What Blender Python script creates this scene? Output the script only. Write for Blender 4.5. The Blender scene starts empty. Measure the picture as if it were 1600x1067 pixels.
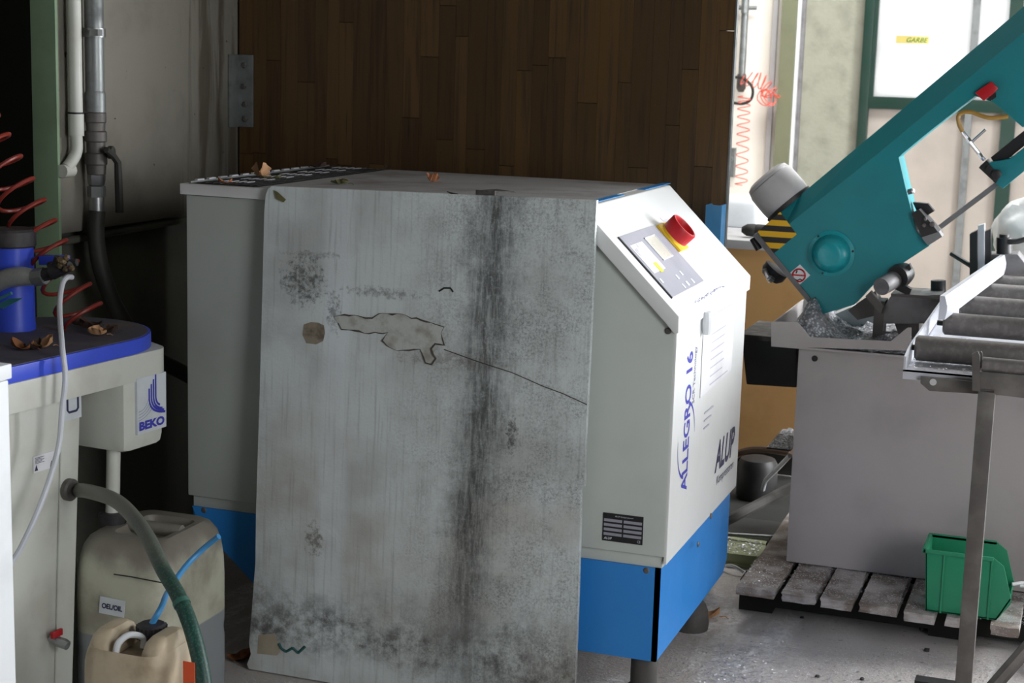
import bpy, bmesh, math, random
from mathutils import Vector as V, Matrix, noise
random.seed(7)
SC = bpy.context.scene
COL = SC.collection
# ------------------------------------------------------------------ camera, world, lights, exposure
H = 1.6
PITCH, ROLL, YAW, FPX = .1733, .029, .3387, 2535.0
_fw = V((-math.sin(YAW)*math.cos(PITCH), math.cos(YAW)*math.cos(PITCH), -math.sin(PITCH)))
_r0 = V((math.cos(YAW), math.sin(YAW), 0)); _u0 = _r0.cross(_fw)
_r = _r0*math.cos(ROLL) + _u0*math.sin(ROLL); _u = -_r0*math.sin(ROLL) + _u0*math.cos(ROLL)
CAM = V((0, 0, H))
cd = bpy.data.cameras.new('camera'); cam = bpy.data.objects.new('camera', cd); COL.objects.link(cam)
cd.sensor_width = 36; cd.lens = FPX/1600*36; cd.clip_start = .05; cd.clip_end = 200
m3 = Matrix((_r, _u, -_fw)).transposed()
cam.matrix_world = Matrix.Translation(CAM) @ m3.to_4x4()
cd.dof.use_dof = True; cd.dof.focus_distance = 3.9; cd.dof.aperture_fstop = 8
SC.camera = cam
w = bpy.data.worlds.new('overcast_sky'); SC.world = w; w.use_nodes = True
_n = w.node_tree.nodes; _bg = _n['Background']
_tc = _n.new('ShaderNodeTexCoord'); _sx = _n.new('ShaderNodeSeparateXYZ'); _cr = _n.new('ShaderNodeValToRGB')
w.node_tree.links.new(_tc.outputs['Generated'], _sx.inputs[0]); w.node_tree.links.new(_sx.outputs['Z'], _cr.inputs[0])
_cr.color_ramp.elements[0].position = 0; _cr.color_ramp.elements[0].color = (.80, .84, .88, 1)
_cr.color_ramp.elements[1].position = 1; _cr.color_ramp.elements[1].color = (1, 1, 1, 1)
w.node_tree.links.new(_cr.outputs[0], _bg.inputs[0]); _bg.inputs[1].default_value = 2.2
def area(name, loc, direction, sx, sy, power, col=(1, 1, 1)):
    l = bpy.data.lights.new(name, 'AREA'); l.shape = 'RECTANGLE'; l.size = sx; l.size_y = sy; l.energy = power; l.color = col
    o = bpy.data.objects.new(name, l); COL.objects.link(o); o.location = loc
    o.rotation_euler = V(direction).to_track_quat('-Z', 'Y').to_euler()
    return o
# daylight coming in through two tall windows in the right-hand wall; an added unseen lamp overhead brightens the far wall
area('rear_window_daylight', (1.98, 5.9, 1.6), (-1, -.25, -.05), 1.8, 1.8, 255, (.97, .985, 1))
area('front_window_daylight', (1.98, 1.4, 1.75), (-1, .7, -.1), 1.3, 2.1, 58, (.97, .985, 1))
area('far_wall_fill', (-.6, 7.0, 4.1), (-.15, .6, -1), 3.0, 1.6, 300, (1, .99, .97))
SC.view_settings.view_transform = 'Standard'; SC.view_settings.look = 'None'
SC.view_settings.exposure = 0.0; SC.view_settings.gamma = 1; SC.view_settings.use_curve_mapping = False
SC.cycles.use_denoising = True; SC.cycles.max_bounces = 6; SC.cycles.sample_clamp_indirect = 6

# survey helpers: where the ray through a photo point meets a real plane
def ray(x, y): return _fw*FPX + _r*(x-800) - _u*(y-533.5)
def onz(x, y, Z): d = ray(x, y); return CAM + d*((Z-H)/d.z)
def onx(x, y, X): d = ray(x, y); return CAM + d*(X/d.x)
def ony(x, y, Y): d = ray(x, y); return CAM + d*(Y/d.y)
def onp(x, y, P, n): d = ray(x, y); return CAM + d*((P-CAM).dot(n)/d.dot(n))
X_, Y_, Z_ = V((1, 0, 0)), V((0, 1, 0)), V((0, 0, 1))

# ------------------------------------------------------------------ mesh helpers
def NB(): return bmesh.new()
def box(bm, x0, x1, y0, y1, z0, z1, M=None):
    vs = [bm.verts.new(V(p) if M is None else M @ V(p)) for p in ((x0,y0,z0),(x1,y0,z0),(x1,y1,z0),(x0,y1,z0),(x0,y0,z1),(x1,y0,z1),(x1,y1,z1),(x0,y1,z1))]
    for f in ((0,3,2,1),(4,5,6,7),(0,1,5,4),(1,2,6,5),(2,3,7,6),(3,0,4,7)): bm.faces.new([vs[i] for i in f])
    return bm
def prism(bm, pts, vec):
    pts = [V(p) for p in pts]; vec = V(vec); n = len(pts)
    a = [bm.verts.new(p) for p in pts]; b = [bm.verts.new(p+vec) for p in pts]
    nrm = V((0,0,0))
    for i in range(n): nrm += (pts[i]-pts[0]).cross(pts[(i+1) % n]-pts[0])
    flip = nrm.dot(vec) > 0
    fa = bm.faces.new(a[::-1] if flip else a); fb = bm.faces.new(b if flip else b[::-1])
    for i in range(n):
        j = (i+1) % n; q = [a[i], a[j], b[j], b[i]]
        bm.faces.new(q if flip else q[::-1])
    fa.normal_update(); fb.normal_update()
    if n > 4: bmesh.ops.triangulate(bm, faces=[fa, fb])
    return bm
def basis(d):
    d = V(d).normalized(); h = Z_ if abs(d.z) < .9 else X_
    a = d.cross(h).normalized(); return a, d.cross(a)
def tube(bm, pts, r, n=10, closed=False, caps=True, rf=None):
    pts = [V(p) for p in pts]; N = len(pts); rings = []; a = None
    for i, p in enumerate(pts):
        d = (pts[(i+1) % N]-pts[i-1]) if closed else (pts[min(i+1, N-1)]-pts[max(i-1, 0)])
        d.normalize()
        if a is None: a, b = basis(d)
        else:
            a = (a - d*a.dot(d)).normalized(); b = d.cross(a)
        rr = r if rf is None else rf(i/(N-1))
        rings.append([bm.verts.new(p + a*(rr*math.cos(2*math.pi*k/n)) + b*(rr*math.sin(2*math.pi*k/n))) for k in range(n)])
    for i in range(N if closed else N-1):
        A, B = rings[i], rings[(i+1) % N]
        for k in range(n): bm.faces.new((A[k], A[(k+1) % n], B[(k+1) % n], B[k]))
    if caps and not closed: bm.faces.new(rings[0][::-1]); bm.faces.new(rings[-1])
    return bm
def cyl(bm, a, b, r, n=20, r2=None):
    r2 = r if r2 is None else r2
    return tube(bm, [a, b], r, n, rf=lambda t: r+(r2-r)*t)
def lathe(bm, base, axis, prof, n=28):
    axis = V(axis).normalized(); a, b = basis(axis); rings = []
    for rr, h in prof:
        c = V(base)+axis*h; rings.append([bm.verts.new(c + a*(rr*math.cos(2*math.pi*k/n)) + b*(rr*math.sin(2*math.pi*k/n))) for k in range(n)])
    for A, B in zip(rings, rings[1:]):
        for k in range(n): bm.faces.new((A[k], A[(k+1) % n], B[(k+1) % n], B[k]))
    bm.faces.new(rings[0][::-1]); bm.faces.new(rings[-1])
    return bm
def spline(pts, k=8):
    pts = [V(p) for p in pts]; out = []
    for i in range(len(pts)-1):
        p0, p1, p2, p3 = pts[max(i-1, 0)], pts[i], pts[i+1], pts[min(i+2, len(pts)-1)]
        for j in range(k):
            t = j/k
            out.append(.5*((2*p1)+(p2-p0)*t+(2*p0-5*p1+4*p2-p3)*t*t+(3*p1-p0-3*p2+p3)*t**3))
    return out+[pts[-1]]
def coil(path, R, turns, per=14, wob=.0, squash=1.0):
    """helix of radius R round a polyline path"""
    path = spline(path, 10); N = int(turns*per); out = []
    for i in range(N+1):
        t = i/N*(len(path)-1); k = min(int(t), len(path)-2); p = path[k].lerp(path[k+1], t-k); d = (path[k+1]-path[k]).normalized()
        a, b = basis(d); an = 2*math.pi*i/per; rr = R*(1+wob*math.sin(i*.37))
        out.append(p + a*rr*math.cos(an) + b*rr*squash*math.sin(an))
    return out
def slab(bm, c, ex, ey, n, t):
    """rectangular plate, corner c, edge vectors ex ey, raised t along n"""
    c, ex, ey = V(c), V(ex), V(ey)
    return prism(bm, [c, c+ex, c+ex+ey, c+ey], V(n)*t)
def text(bm, s, o, ex, ey, n, shear=0, bold=0, lift=.0006):
    """lettering filling the frame o, o+ex, o+ey"""
    cu = bpy.data.curves.new('t', 'FONT'); cu.body = s; cu.shear = shear; cu.offset = bold; cu.resolution_u = 3
    ob = bpy.data.objects.new('t', cu); COL.objects.link(ob)
    dg = bpy.context.evaluated_depsgraph_get(); me = ob.evaluated_get(dg).to_mesh()
    xs = [v.co.x for v in me.vertices]; ys = [v.co.y for v in me.vertices]
    x0, x1, y0, y1 = min(xs), max(xs), min(ys), max(ys); o, ex, ey, n = V(o), V(ex), V(ey), V(n).normalized()
    vs = [bm.verts.new(o + ex*((v.co.x-x0)/(x1-x0)) + ey*((v.co.y-y0)/(y1-y0)) + n*lift) for v in me.vertices]
    for p in me.polygons:
        try: bm.faces.new([vs[i] for i in p.vertices])
        except ValueError: pass
    bpy.data.objects.remove(ob); bpy.data.curves.remove(cu)
    return bm
def wl(o):
    p = V((0,0,0))
    while o is not None: p += o.location; o = o.parent
    return p
def O(name, bm, mat, parent=None, bev=0, smooth=True, jag=0):
    bm.normal_update()
    if bev:
        ed = [e for e in bm.edges if len(e.link_faces) == 2 and e.calc_face_angle(0) > .5]
        bmesh.ops.bevel(bm, geom=ed, offset=bev, segments=2, affect='EDGES', profile=.6, clamp_overlap=True)
    bmesh.ops.recalc_face_normals(bm, faces=bm.faces[:])
    me = bpy.data.meshes.new(name); o = bpy.data.objects.new(name, me); COL.objects.link(o)
    if parent is None:
        c = [v.co for v in bm.verts]
        L = V(((min(p.x for p in c)+max(p.x for p in c))/2, (min(p.y for p in c)+max(p.y for p in c))/2, min(p.z for p in c)))
        o.location = L; off = L
    else: o.parent = parent; off = wl(parent)
    for v in bm.verts: v.co -= off
    bm.to_mesh(me); bm.free()
    if smooth:
        me.polygons.foreach_set('use_smooth', [True]*len(me.polygons)); me.set_sharp_from_angle(angle=.6)
    me.materials.append(mat)
    return o
def tag(o, label=None, cat=None, group=None, kind=None):
    for k, v in (('label', label), ('category', cat), ('group', group), ('kind', kind)):
        if v: o[k] = v
    return o
def T(name, label, cat, loc, group=None):
    o = bpy.data.objects.new(name, None); o.empty_display_size = .05; COL.objects.link(o); o.location = loc
    return tag(o, label, cat, group)
def L(o, label): o['label'] = label; return o
def struct(o): o['kind'] = 'structure'; return o
def copy_tree(o, parent=None, delta=None):
    c = o.copy(); COL.objects.link(c)
    if parent is not None: c.parent = parent
    if delta is not None: c.location = o.location + V(delta)
    for ch in list(o.children): copy_tree(ch, c)
    return c

# ------------------------------------------------------------------ materials
def lin(c):
    f = lambda v: v/12.92 if v <= .04045 else ((v+.055)/1.055)**2.4
    return tuple(f(v/255) for v in c)+(1,)
class NT:
    def __init__(s, name):
        s.m = bpy.data.materials.new(name); s.m.use_nodes = True; s.t = s.m.node_tree; s.b = s.t.nodes['Principled BSDF']
        s.tc = s.t.nodes.new('ShaderNodeTexCoord').outputs['Object']
    def link(s, a, b): s.t.links.new(a, b)
    def put(s, sock, v):
        if hasattr(v, 'is_output'): s.link(v, sock)
        else: sock.default_value = v
    def map(s, scale=(1,1,1), loc=(0,0,0), rot=(0,0,0)):
        n = s.t.nodes.new('ShaderNodeMapping'); s.link(s.tc, n.inputs[0])
        n.inputs['Scale'].default_value = scale; n.inputs['Location'].default_value = loc; n.inputs['Rotation'].default_value = rot
        return n.outputs[0]
    def noise(s, scale, detail=4, vec=None, rough=.55, dist=0):
        n = s.t.nodes.new('ShaderNodeTexNoise'); s.link(vec or s.tc, n.inputs['Vector'])
        n.inputs['Scale'].default_value = scale; n.inputs['Detail'].default_value = detail; n.inputs['Roughness'].default_value = rough; n.inputs['Distortion'].default_value = dist
        return n.outputs['Fac']
    def voro(s, scale, vec=None):
        n = s.t.nodes.new('ShaderNodeTexVoronoi'); s.link(vec or s.tc, n.inputs['Vector']); n.inputs['Scale'].default_value = scale
        return n.outputs['Distance'], n.outputs['Color']
    def ramp(s, fac, a, b, lo=0, hi=1):
        n = s.t.nodes.new('ShaderNodeMapRange'); n.interpolation_type = 'SMOOTHSTEP'
        s.put(n.inputs['Value'], fac); n.inputs['From Min'].default_value = a; n.inputs['From Max'].default_value = b
        n.inputs['To Min'].default_value = lo; n.inputs['To Max'].default_value = hi
        return n.outputs['Result']
    def math(s, op, a, b=0):
        n = s.t.nodes.new('ShaderNodeMath'); n.operation = op; s.put(n.inputs[0], a); s.put(n.inputs[1], b); return n.outputs[0]
    def mix(s, fac, a, b):
        n = s.t.nodes.new('ShaderNodeMix'); n.data_type = 'RGBA'; s.put(n.inputs[0], fac)
        s.put(n.inputs[6], a); s.put(n.inputs[7], b); return n.outputs[2]
    def xyz(s, vec=None):
        n = s.t.nodes.new('ShaderNodeSeparateXYZ'); s.link(vec or s.tc, n.inputs[0]); return n.outputs
    def bump(s, h, strength=.3, dist=.01):
        n = s.t.nodes.new('ShaderNodeBump'); n.inputs['Strength'].default_value = strength; n.inputs['Distance'].default_value = dist
        s.link(h, n.inputs['Height']); s.link(n.outputs[0], s.b.inputs['Normal'])
    def rand(s):
        return s.t.nodes.new('ShaderNodeObjectInfo').outputs['Random']
    def done(s, col, rough=.5, metal=0.):
        s.put(s.b.inputs['Base Color'], col); s.put(s.b.inputs['Roughness'], rough); s.put(s.b.inputs['Metallic'], metal); return s.m
def mat(name, c, rough=.5, metal=0., dirt=None, amt=.5, ds=6, bump=0, bs=60, spec=None):
    t = NT(name); col = lin(c)
    n = t.noise(ds, 6)
    d = lin(dirt) if dirt else tuple(v*.72 for v in col[:3])+(1,)
    f = t.ramp(n, .42, .75, 0, amt)
    colr = t.mix(f, col, d)
    rg = t.ramp(n, .3, .8, max(rough-.08, .02), min(rough+.15, 1))
    if bump: t.bump(t.noise(bs, 5), bump, .004)
    return t.done(colr, rg, metal)
M = {}
M['cab'] = mat('painted_sheet_grey', (190, 197, 192), .42, dirt=(160, 164, 158), amt=.35, ds=3)
M['cabtop'] = mat('dusty_sheet_grey', (168, 168, 170), .6, dirt=(120, 110, 106), amt=.8, ds=5, bump=.1)
M['panel'] = mat('painted_sheet_white', (222, 224, 224), .4, dirt=(196, 196, 194), amt=.25, ds=3)
M['blue'] = mat('blue_paint', (46, 136, 216), .38, dirt=(38, 122, 200), amt=.4, ds=3)
M['tape'] = mat('blue_film', (60, 150, 220), .35)
M['dark'] = mat('black_plastic', (30, 30, 32), .5, dirt=(66, 62, 60), amt=.5)
M['darkdust'] = mat('dusty_black', (44, 42, 41), .8, dirt=(120, 116, 112), amt=.7, ds=14, bump=.3)
M['void'] = mat('shade_black', (26, 27, 24), .9, dirt=(40, 40, 36))  # near-black standing in for deep shade in gaps, recesses and under things
M['rubber'] = mat('rubber_grey', (74, 72, 70), .75, dirt=(120, 116, 112), amt=.7, ds=12)
M['steel'] = mat('bare_steel', (170, 172, 174), .38, .85, dirt=(110, 108, 104), amt=.6, ds=9)
M['galv'] = mat('galvanised', (138, 142, 142), .5, .55, dirt=(96, 98, 98), amt=.7, ds=16)
M['chrome'] = mat('chrome', (215, 216, 218), .2, .95, dirt=(150, 150, 150))
M['castiron'] = mat('grey_cast_metal', (124, 122, 124), .6, .3, dirt=(70, 68, 68), amt=.7, ds=12, bump=.15)
M['steeldark'] = mat('worn_dark_steel', (96, 92, 90), .55, .4, dirt=(150, 146, 140), amt=.5, ds=10, bump=.1)
M['roller'] = mat('dusty_roller_steel', (112, 108, 106), .6, .35, dirt=(150, 146, 144), amt=.6, ds=70, bump=.15)
M['sawgrey'] = mat('saw_grey_paint', (184, 177, 175), .5, dirt=(160, 153, 152), amt=.6, ds=4, bump=.05)
M['sawlight'] = mat('saw_light_paint', (196, 194, 196), .5, dirt=(160, 156, 156), amt=.5, ds=6)
M['teal'] = mat('teal_paint', (24, 134, 142), .42, dirt=(20, 112, 122), amt=.5, ds=3)
M['tealhub'] = mat('teal_glossy', (30, 150, 160), .3)
M['red'] = mat('red_plastic', (190, 26, 36), .4, dirt=(140, 20, 30))
M['yellow'] = mat('yellow_plastic', (232, 190, 40), .45, dirt=(200, 160, 40))
M['lblue'] = mat('bright_blue_lid', (58, 84, 216), .4, dirt=(52, 70, 180), amt=.4)
M['lidtop'] = mat('dusty_blue_lid_top', (84, 82, 96), .75, dirt=(112, 104, 98), amt=.9, ds=9, bump=.2)
M['sepw'] = mat('offwhite_plastic', (206, 208, 200), .5, dirt=(168, 164, 152), amt=.5, ds=6)
M['white'] = mat('white_plastic', (228, 232, 236), .4)
M['paper'] = mat('paper_white', (228, 228, 232), .7)
M['ink'] = mat('blue_ink', (58, 62, 178), .5)
M['inkgrey'] = mat('blue_grey_ink', (104, 106, 150), .5)
M['inkdark'] = mat('dark_ink', (50, 52, 84), .5)
M['black'] = mat('black_ink', (24, 24, 28), .5)
M['keypad'] = mat('keypad_grey', (158, 158, 170), .45)
M['screen'] = mat('lcd_pale', (206, 204, 192), .25)
M['lime'] = mat('lime_ink', (206, 214, 60), .5)
M['hosered'] = mat('red_coil_tube', (128, 42, 32), .4, dirt=(120, 44, 36))
M['hoseredlit'] = mat('lit_red_coil', (226, 96, 76), .4)  # lit copy of the coil red, bright daylight put into the colour
M['hosegreen'] = mat('green_hose', (56, 104, 92), .5, dirt=(108, 104, 98), amt=.8, ds=8)
M['tubeblue'] = mat('light_blue_tube', (70, 150, 210), .35)
M['tubewhite'] = mat('white_tube', (205, 208, 216), .4)
M['hoseblack'] = mat('black_hose', (42, 42, 40), .6, dirt=(80, 78, 72), amt=.6)
M['brass'] = mat('dusty_brass', (122, 104, 78), .5, .5, dirt=(60, 56, 50), amt=.8, ds=30, bump=.4, bs=90)
M['cap'] = mat('black_ribbed_cap', (46, 44, 48), .55, dirt=(92, 86, 84), amt=.6, ds=15)
M['leaf1'] = mat('dry_leaf_brown', (150, 96, 60), .8, dirt=(96, 60, 42), amt=.8, ds=40)
M['leaf2'] = mat('dry_leaf_tan', (196, 152, 112), .8, dirt=(150, 100, 70), amt=.7, ds=40)
M['leaf3'] = mat('dead_leaf_olive', (108, 106, 70), .8, dirt=(70, 66, 48), amt=.7, ds=40)
M['leaf4'] = mat('dead_leaf_dark', (76, 56, 46), .8, dirt=(40, 32, 28), amt=.7, ds=40)
M['chip'] = mat('aluminium_chip', (205, 206, 212), .35, .6, dirt=(120, 120, 126), amt=.6, ds=30)
M['green'] = mat('green_bin_plastic', (36, 138, 100), .42, dirt=(28, 110, 82), amt=.4)
M['sage'] = mat('sage_green_plastic', (150, 160, 120), .6, dirt=(110, 112, 90))
M['deepgreen'] = mat('dark_green_plastic', (34, 50, 42), .6)
M['ply'] = mat('plywood', (204, 160, 104), .6, dirt=(178, 132, 82), amt=.6, ds=5)
M['colgreen'] = mat('pale_green_post', (122, 146, 118), .6, dirt=(98, 118, 96), amt=.5)
M['framegreen'] = mat('dark_green_frame', (30, 54, 46), .45)
M['olive'] = mat('olive_post', (112, 114, 90), .6)
M['roughcast'] = mat('roughcast_grey', (146, 146, 132), .9, dirt=(122, 122, 110), amt=.7, ds=9, bump=.5, bs=50)
M['farwall'] = mat('limewashed_wall', (238, 232, 222), .9, dirt=(214, 206, 194), amt=.4, ds=3, bump=.1)
M['ceil'] = mat('dark_ceiling', (120, 118, 112), .9)
M['sidewall'] = mat('grubby_wall', (120, 120, 112), .9, dirt=(90, 90, 84))
M['lowwall'] = mat('dark_concrete', (82, 82, 74), .9, dirt=(54, 54, 48), amt=.8, ds=3, bump=.2, bs=30)
M['bluesteel'] = mat('blue_steel_channel', (52, 118, 164), .4, dirt=(40, 90, 130))
M['sack'] = mat('white_film', (236, 238, 240), .35, bump=.6, bs=14)
M['fluid'] = mat('grey_fluid_show_through', (136, 140, 142), .5, dirt=(120, 124, 126), amt=.5)
M['alu'] = mat('white_aluminium', (212, 214, 222), .35, .35, dirt=(180, 180, 190), amt=.4)
M['label'] = mat('label_stock', (208, 214, 220), .55, dirt=(180, 184, 190), amt=.4, ds=20)
M['canold'] = mat('yellowed_plastic', (196, 180, 154), .55, dirt=(128, 108, 82), amt=.75, ds=9)
M['orange'] = mat('orange_ink', (226, 84, 30), .5)

# plastic canister, grime on shoulders follows noise
def m_canister():
    t = NT('grimy_translucent_plastic'); z = t.xyz()[2]
    n = t.noise(7, 6); c = t.mix(t.ramp(n, .4, .7), lin((190, 190, 172)), lin((150, 146, 130)))
    up = t.math('ADD', z, t.math('MULTIPLY', n, .12))
    c = t.mix(t.ramp(up, .44, .51, 0, .75), c, lin((112, 104, 98)))
    lvl = t.math('ADD', z, t.math('MULTIPLY', t.noise(2, 2), .01))
    c = t.mix(t.ramp(lvl, .245, .239, 0, .9), c, lin((128, 134, 140)))
    return t.done(c, .5)
M['canister'] = m_canister()
def m_wall():
    t = NT('stained_plaster'); x, y, z = t.xyz()
    c = t.mix(t.ramp(t.noise(3, 6), .4, .7), lin((136, 132, 122)), lin((112, 108, 98)))
    st = t.noise(1, 6, t.map((1, 17, 1.3)), .6, .6)
    drip = t.math('MULTIPLY', t.ramp(st, .45, .62), t.ramp(y, .12, .17))
    c = t.mix(t.math('MULTIPLY', drip, .75), c, lin((70, 60, 46)))
    sp = t.ramp(t.noise(34, 4, rough=.5), .71, .75)
    c = t.mix(sp, c, lin((60, 52, 46)))
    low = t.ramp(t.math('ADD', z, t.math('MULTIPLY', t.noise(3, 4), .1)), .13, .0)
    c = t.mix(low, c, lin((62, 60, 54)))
    t.bump(t.noise(24, 6), .35, .01)
    return t.done(c, .85)
M['plaster'] = m_wall()
def m_plank():
    t = NT('old_oak_plank'); rnd = t.rand()
    c = t.mix(t.ramp(rnd, 0, 1), lin((74, 54, 31)), lin((94, 70, 40)))
    n = t.t.nodes.new('ShaderNodeVectorMath'); n.operation = 'ADD'; t.link(t.map((26, 26, 1.1)), n.inputs[0])
    cm = t.t.nodes.new('ShaderNodeCombineXYZ'); t.link(t.math('MULTIPLY', rnd, 40), cm.inputs[0]); t.link(t.math('MULTIPLY', rnd, 17), cm.inputs[2]); t.link(cm.outputs[0], n.inputs[1])
    g = t.noise(2.2, 7, n.outputs[0], .6, .4)
    c = t.mix(t.ramp(g, .45, .72, 0, .7), c, lin((48, 33, 21)))
    k = t.noise(3.1, 2, n.outputs[0], .4)
    c = t.mix(t.ramp(k, .70, .78, 0, .85), c, lin((26, 18, 13)))
    t.bump(g, .2, .004)
    return t.done(c, t.ramp(g, .3, .7, .32, .55))
M['plank'] = m_plank()
def m_floor():
    t = NT('dusty_concrete'); x = t.xyz()
    c = t.mix(t.ramp(t.noise(1.6, 7), .38, .66), lin((182, 175, 171)), lin((208, 203, 200)))
    d, col = t.voro(150); s = t.ramp(d, .26, .16)
    dens = t.ramp(t.noise(5, 6), .42, .6)
    c = t.mix(t.math('MULTIPLY', s, dens), c, lin((240, 240, 244)))
    tk = t.math('MULTIPLY', t.ramp(t.noise(1.4, 7, t.map((4.5, 1, 1), rot=(0, 0, -.35)), .65), .5, .64), t.ramp(t.noise(46, 6, rough=.8), .38, .58)); c = t.mix(t.math('MULTIPLY', tk, .75), c, lin((240, 240, 242)))
    c = t.mix(t.ramp(t.noise(60, 5), .6, .72, 0, .5), c, lin((88, 82, 78)))
    t.bump(t.noise(90, 6), .5, .006)
    return t.done(c, .85)
M['floor'] = m_floor()
def m_slat():
    t = NT('chip_dusted_wood'); c = t.mix(t.ramp(t.noise(9, 6), .4, .62), lin((128, 116, 108)), lin((184, 178, 176)))
    d, col = t.voro(170); c = t.mix(t.ramp(d, .2, .12, 0, .8), c, lin((214, 214, 220)))
    t.bump(t.noise(120, 5), .6, .004); return t.done(c, .8)
M['slat'] = m_slat()
def m_chips():
    t = NT('swarf_heap'); d, col = t.voro(120)
    c = t.mix(t.ramp(d, .2, .6), lin((226, 228, 234)), lin((150, 150, 156)))
    c = t.mix(t.ramp(t.noise(22, 6), .52, .68, 0, .7), c, lin((84, 84, 90)))
    t.bump(t.noise(70, 6), 1, .02); return t.done(c, .45, .3)
M['swarf'] = m_chips()
def m_pane(name, c, tr):
    t = NT(name); n = t.noise(2.2, 6); c1 = t.mix(t.ramp(n, .4, .7), lin(c), tuple(v*.82 for v in lin(c)[:3])+(1,))
    d = t.t.nodes.new('ShaderNodeBsdfDiffuse'); tl = t.t.nodes.new('ShaderNodeBsdfTranslucent'); mx = t.t.nodes.new('ShaderNodeMixShader')
    t.link(c1, d.inputs[0]); t.link(c1, tl.inputs[0]); mx.inputs[0].default_value = tr
    t.link(d.outputs[0], mx.inputs[1]); t.link(tl.outputs[0], mx.inputs[2])
    t.link(mx.outputs[0], t.t.nodes['Material Output'].inputs[0]); return t.m
M['pane'] = m_pane('frosted_pane', (246, 246, 246), .8)
M['paneold'] = m_pane('dirty_plastic_pane', (204, 196, 188), .5)
def m_film(name, c):
    t = NT(name); tr = t.t.nodes.new('ShaderNodeBsdfTransparent'); tr.inputs[0].default_value = lin(c)
    t.link(tr.outputs[0], t.t.nodes['Material Output'].inputs[0]); return t.m
def m_stripes():
    t = NT('hazard_stripes'); x, y, z = t.xyz()
    f = t.math('FRACT', t.math('MULTIPLY', t.math('ADD', z, t.math('MULTIPLY', x, 0.0)), 1/.0345))
    return t.done(t.mix(t.ramp(f, .49, .51), lin((228, 176, 22)), lin((34, 30, 28))), .5)
M['hazard'] = m_stripes()
# the fibreboard: local x 0 at centre, z up from its lower edge (width .88, height 1.26)
def m_board():
    t = NT('stained_fibreboard'); x, y, z = t.xyz()
    wob = t.noise(5, 5)
    c = t.mix(t.ramp(t.noise(4, 6), .38, .68), lin((208, 216, 217)), lin((182, 187, 186)))
    # paler vertical band
    bd = t.math('ABSOLUTE', t.math('ADD', x, .225)); c = t.mix(t.ramp(bd, .055, .02, 0, .5), c, lin((224, 232, 238)))
    # streaky fibre grain
    gr = t.noise(1, 6, t.map((110, 1, 5))); c = t.mix(t.ramp(gr, .5, .75, 0, .3), c, lin((96, 96, 92)))
    # broad brown dirt low in the middle
    bl = t.math('MULTIPLY', t.ramp(t.noise(2.6, 5), .42, .62), t.ramp(z, .85, .5)); c = t.mix(t.math('MULTIPLY', bl, .5), c, lin((164, 156, 146)))
    # dark run-down stain right of centre
    cx = t.math('ADD', t.math('ADD', x, -.185), t.math('MULTIPLY', t.math('SUBTRACT', t.noise(2, 3, t.map((.2, 1, 1))), .5), .10))
    cx = t.math('ADD', cx, t.math('MULTIPLY', t.math('SUBTRACT', z, 1.2), -.045))
    core = t.ramp(t.math('ADD', t.math('ABSOLUTE', cx), t.math('MULTIPLY', t.math('SUBTRACT', t.noise(14, 8, rough=.75), .5), .16)), .10, .0)
    strk = t.ramp(t.noise(1, 8, t.map((55, 1, 7)), .75), .36, .6)
    core = t.math('MULTIPLY', core, t.math('ADD', .45, t.math('MULTIPLY', strk, .55)))
    core = t.math('MULTIPLY', core, t.math('MULTIPLY', t.ramp(z, .0, .5, .5, 1), t.ramp(t.noise(80, 6, rough=.8), .3, .5, .55, 1)))
    c = t.mix(t.math('MULTIPLY', core, .9), c, lin((52, 54, 53)))
    # spray of dirt over right half and foot
    spr = t.math('MULTIPLY', t.math('MULTIPLY', t.ramp(t.noise(170, 8, rough=.8), .38, .72), t.ramp(t.noise(9, 7, rough=.75), .34, .62)), t.ramp(t.math('ADD', x, t.math('MULTIPLY', wob, .25)), -.05, .3))
    c = t.mix(t.math('MULTIPLY', spr, .8), c, lin((62, 64, 62)))
    ft = t.math('MULTIPLY', t.ramp(t.math('ADD', z, t.math('MULTIPLY', wob, .3)), .44, .28), t.ramp(t.math('ADD', z, t.math('MULTIPLY', wob, .12)), .10, .17))
    ft = t.math('MULTIPLY', ft, t.ramp(t.noise(14, 8, rough=.8), .36, .66)); c = t.mix(t.math('MULTIPLY', ft, .9), c, lin((70, 68, 65)))
    # black scuffs
    sc = t.ramp(t.noise(7, 7, t.map((1, 1, .7), (3, 0, 1)), .7), .68, .72); c = t.mix(t.math('MULTIPLY', sc, .7), c, lin((40, 40, 40)))
    for cx_, cz_, rx_, rz_, cc_, am_ in ((-.32, 1.03, .07, .07, (40, 42, 42), .75), (-.10, 1.02, .13, .016, (86, 88, 86), .6), (-.235, .96, .025, .06, (50, 50, 50), .6), (.25, .70, .018, .06, (60, 58, 56), .8), (-.27, .375, .03, .05, (104, 98, 92), .8), (.07, .87, .17, .03, (110, 102, 94), .5), (-.3, 1.1, .1, .012, (100, 100, 100), .5)):
        u_ = t.math('DIVIDE', t.math('SUBTRACT', x, cx_), rx_); v_ = t.math('DIVIDE', t.math('SUBTRACT', z, cz_), rz_)
        rr_ = t.math('ADD', t.math('MULTIPLY', u_, u_), t.math('MULTIPLY', v_, v_))
        mk = t.ramp(t.math('ADD', rr_, t.math('MULTIPLY', t.math('SUBTRACT', t.noise(70, 8, rough=.75), .5), 6.5)), .9, -.5)
        c = t.mix(t.math('MULTIPLY', mk, am_), c, lin(cc_))
    # metal dust, its glints painted as pale specks
    d, col = t.voro(210); gl = t.math('MULTIPLY', t.ramp(d, .11, .06), t.ramp(x, -.15, .3)); c = t.mix(gl, c, lin((224, 226, 230)))
    t.bump(t.noise(140, 5), .25, .003)
    return t.done(c, .75)
M['board'] = m_board()
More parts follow.
